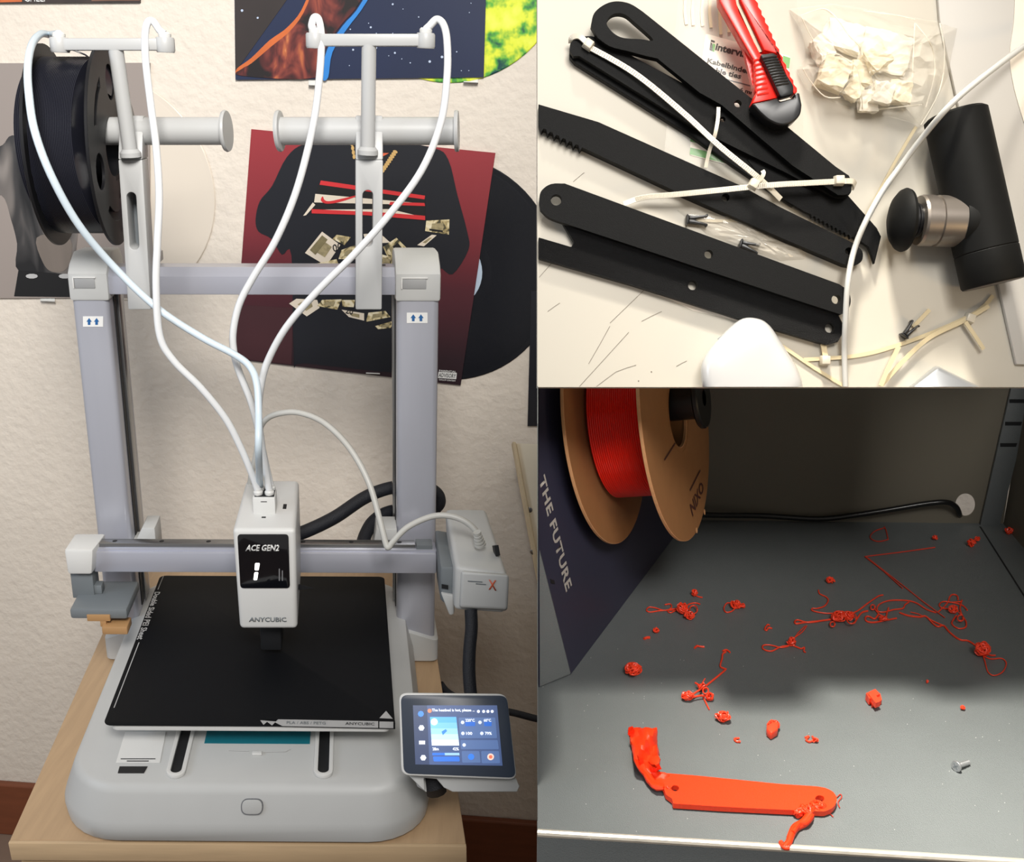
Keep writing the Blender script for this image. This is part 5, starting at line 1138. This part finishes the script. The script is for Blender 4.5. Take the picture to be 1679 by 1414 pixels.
scrap('flat red loops with a wide arc, right of the long tangle', clump(1448, 1016, 6, 3, 40, .0006, 14), strand([(1535, 1005), (1520, 1000), (1502, 989), (1485, 985), (1460, 985), (1444, 990), (1438, 997), (1440, 1003), (1450, 1004), (1465, 1000), (1480, 998), (1484, 992), (1490, 988)], .0006), strand([(1470, 1014), (1450, 1018), (1432, 1021), (1421, 1019), (1419, 1013), (1424, 1011), (1434, 1015), (1440, 1008)], .0007), strand([(1453, 1012), (1455, 1003), (1457, 997)], .0006), strand(loopp(1431, 996, 3.5, 4, .002)), strand([(1434, 999), (1442, 1008), (1452, 1012)], .0006))
scrap('long straight thin red strand folded to a sharp V at the back', tube(ws([(1533, 898), (1475, 906), (1418, 913)]), .0006, 6), tube(ws([(1418, 913), (1450, 938), (1480, 965)]), .0006, 6), tube(ws([(1421, 914), (1480, 960), (1515, 988), (1549, 1013)]), .0006, 6), m=M_rt)
scrap('faint thin red loop shaped like a D at the back of the shelf', tube(ws([(1450, 864), (1453, 870), (1456, 884)]), .0006, 6), strand([(1456, 885), (1444, 888), (1434, 887), (1427, 882), (1429, 876), (1437, 870), (1450, 866)], .0006), m=M_rt)
scrap('airy red tangle with wide loops right of the V strand', clump(1562, 1001, 7, 5, 55, .0006, 15), strand([(1538, 1004), (1548, 995), (1554, 988), (1558, 978), (1564, 975), (1570, 978), (1571, 984)], .0006), strand([(1556, 988), (1575, 987), (1577, 985), (1574, 998), (1578, 1010), (1584, 1020), (1583, 1029), (1572, 1031), (1563, 1026), (1561, 1020), (1568, 1010)], .0006), strand([(1556, 999), (1544, 997), (1540, 992), (1546, 987), (1560, 988), (1578, 993), (1586, 1001)], .0006), strand(loopp(1575, 1014, 5, 5, .003)), strand([(1572, 1005), (1578, 1010), (1578, 1017), (1572, 1018)], .0006))
scrap('long red strand ending in a round knot with a trailing loop', clump(1608, 1067, 11, 9, 110, .0008, 16), strand([(1475, 1005), (1490, 1010), (1508, 1012), (1518, 1011), (1530, 1023), (1538, 1028), (1547, 1026), (1556, 1036), (1568, 1046), (1577, 1050), (1587, 1051), (1600, 1059)], .0007), strand([(1518, 1011), (1530, 1019), (1546, 1026)], .0006), strand([(1612, 1076), (1625, 1081), (1642, 1080), (1650, 1088), (1644, 1102), (1630, 1108), (1620, 1102), (1615, 1085), (1612, 1076)], .00045), strand([(1618, 1072), (1625, 1075), (1632, 1075)], .0006), strand([(1493, 1004), (1505, 1007), (1514, 1011)], .0004))
scrap('double red crumb at the back right, near the round hole', clump(1592, 892, 5, 5, 36, .0009, 17), clump(1601, 885, 4, 3, 24, .0008, 18))
scrap('red crumb on the shelf edge at the far right', clump(1654, 872, 6, 4, 34, .001, 19))
scrap('tiny red crumb behind the thin V strand', clump(1532, 883, 4, 3, 20, .0008, 20))
scrap('small red chip shaped like an arrowhead, above the long tangle', clump(1361, 953, 6, 4, 34, .0009, 21))
scrap('blocky red chip of stacked layers, right of centre', slab(fl, FN, [(1420, 1137), (1435, 1130), (1443, 1138), (1426, 1146)], .001, .006), slab(fl, FN, [(1428, 1142), (1443, 1137), (1446, 1148), (1430, 1154)], .0006, .004), slab(fl, FN, [(1424, 1138), (1432, 1135), (1444, 1150), (1436, 1153)], .003, .007))
scrap('ragged red flake left of the other flake, in the lit front', clump(1185, 1177, 10, 6, 90, .0008, 22), strand([(1190, 1172), (1194, 1171), (1193, 1167)], .0004, .004))
scrap('chunky red flake above the red arm, in the lit front', slab(fl, FN, [(1257, 1190), (1272, 1181), (1277, 1186), (1275, 1196), (1265, 1202), (1258, 1196)], .0006, .006, bev=.0006), clump(1267, 1191, 8, 6, 50, .0008, 23))
scrap('tiny red curls between the flakes and the screw', strand([(1320, 1210), (1326, 1208), (1322, 1214), (1328, 1217), (1334, 1213), (1332, 1208)], .0007), clump(1336, 1215, 4, 3, 24, .0006, 24))
scrap('tiny open red hook below the ragged flake', strand([(1214, 1217), (1207, 1216), (1205, 1212), (1212, 1211)], .0008))
scrap('single red speck right of the blocky chip', clump(1578, 1162, 3, 2.5, 20, .0008, 25))
scrap('smallest red speck behind the blocky chip', clump(1520, 1119, 1.6, 1.8, 12, .0006, 26))
# the red arm with its melted tail
RA = thing('red_printed_link', 'flat bright red printed arm with holes and mangled ends, at the shelf front', 'printed arm', fl(1230, 1310))
M_ra = mat('red_printed_plastic', (240, 58, 16), 0.4, var=0.12, scale=900, bump=.2, bscale=2500)
ro = [(1089, 1268), (1140, 1272), (1280, 1286), (1340, 1290)] + cr([(1352, 1292), (1366, 1299), (1372, 1311), (1366, 1324), (1352, 1331)], 4) + [(1280, 1328), (1180, 1323), (1104, 1318), (1102, 1310), (1092, 1303), (1087, 1290)]
obj('body', slab(fl, FN, ro, .0012, .0045, [circ(1107, 1293, 6.5, 5, n=14)[::-1], circ(1344, 1310, 7.5, 5.5, n=16)[::-1]], 0), M_ra, RA)
# twisted ribbon
cl = [(1054, 1193, 25, 22), (1055, 1206, 24, 18), (1057, 1222, 22, 14), (1059, 1238, 21, 12), (1062, 1252, 20, 10), (1066, 1266, 18, 14), (1076, 1277, 12, 18), (1092, 1281, 5, 18)]
bm = bmesh.new(); rows = []
rr = random.Random(5)
for i, (cu, cv, w, hh) in enumerate(cl):
    row = []
    for j in range(7):
        t = j / 6 - .5
        if i < 5: u, v, z = cu + t * w * 1.85, cv + (2 if j % 2 else 0), .004 + .010 * math.sin(i * .9 + t * 3) ** 2 + rr.uniform(0, .0015)
        else: u, v, z = cu + t * (w * 1.2) + (0 if i < 7 else t * 4), cv - t * hh * (1.2 if i > 5 else .3), .0035 + .003 * abs(t) + rr.uniform(0, .001)
        row.append((u, v, z))
    rows.append(row)
for th_ in (0, -.0018):
    pass
top = [[bm.verts.new(fl(*p)) for p in r_] for r_ in rows]; bot = [[bm.verts.new(fl(*p) - FN * .0022) for p in r_] for r_ in rows]
for G in (top, bot):
    for A, B in zip(G, G[1:]):
        for j in range(6): bm.faces.new([A[j], A[j + 1], B[j + 1], B[j]])
nr_ = len(top)
for i in range(nr_ - 1):
    for j in (0, 6): bm.faces.new([top[i][j], top[i + 1][j], bot[i + 1][j], bot[i][j]])
for i in (0, nr_ - 1):
    for j in range(6): bm.faces.new([top[i][j], top[i][j + 1], bot[i][j + 1], bot[i][j]])
bmesh.ops.recalc_face_normals(bm, faces=bm.faces); bmesh.ops.subdivide_edges(bm, edges=bm.edges, cuts=1, use_grid_fill=True, smooth=.6)
obj('melted_tail', bm, M_ra, RA, smooth=50)
obj('frayed_clump', join(clump(1322, 1332, 12, 5, 110, .0009, 31, .0028), clump(1338, 1325, 12, 6, 110, .0009, 32, .003), clump(1308, 1336, 6, 5, 60, .0009, 33, .0025), clump(1094, 1298, 6, 5, 40, .0009, 34, .0022)), M_ra, RA, smooth=60)
obj('trailing_string', join(tube(cr(ws([(1328, 1338), (1318, 1350), (1304, 1358), (1297, 1370), (1293, 1382), (1285, 1390)], .002), 6), [.0028 - .0011 * i / 30 for i in range(31)], 7), tube(cr(ws([(1330, 1340), (1322, 1350), (1310, 1352), (1300, 1366)], .0035), 6), .0014, 6), tube(cr(ws([(1280, 1381), (1286, 1390), (1294, 1391)], .002), 6), .0014, 6)), M_ra, RA, smooth=60)
obj('loose_hair', join(strand([(1372, 1308), (1378, 1303), (1380, 1308), (1374, 1316), (1377, 1325)], .0003), strand([(1352, 1332), (1362, 1336), (1366, 1340)], .0003)), M_rt, RA, smooth=60)
# screw
SW = thing('screw', 'silver countersunk screw lying on the lit shelf front', 'screw', fl(1575, 1260))
s0, s1 = fl(1568, 1257, .0032), fl(1595, 1248, .0016); sd = s1 - s0
obj('head', lathe([(.0030, -.0006), (.0034, -.0002), (.0034, .0004), (.0014, .0026)], s0, sd, 24), M_silver, SW)
obj('recess', join(*[hexa([s0 - sd.normalized() * .00075 + q for q in (a * .002 + b * .0004, a * .002 - b * .0004, -a * .002 - b * .0004, -a * .002 + b * .0004)] + [s0 - sd.normalized() * .0005 + q for q in (a * .002 + b * .0004, a * .002 - b * .0004, -a * .002 - b * .0004, -a * .002 + b * .0004)]) for a, b in ((sd.orthogonal().normalized(), sd.cross(sd.orthogonal()).normalized()), (sd.cross(sd.orthogonal()).normalized(), sd.orthogonal().normalized()))]), M_dgrey, SW, smooth=0)
pf = [(.0014, .002)]
for i in range(7): t = .003 + i * .00125; pf += [(.0011, t), (.0017, t + .0005)]
pf += [(.0002, .0125)]
obj('thread', lathe(pf, s0, sd, 18), M_silver, SW, smooth=20)
# pale dust on the shelf
rr = random.Random(11); ds = []
for k in range(60):
    u, v = rr.uniform(890, 1670), rr.uniform(1060, 1380); ds.append(lathe([(.00025, 0), (.0002, .0003)], fl(u, v), FN, 5))
o = obj('dust', join(*ds), mat('pale_dust', (190, 190, 186), .8), None, smooth=0); tag(o, 'pale dust specks scattered over the cabinet shelf', 'dust', None, 'stuff')
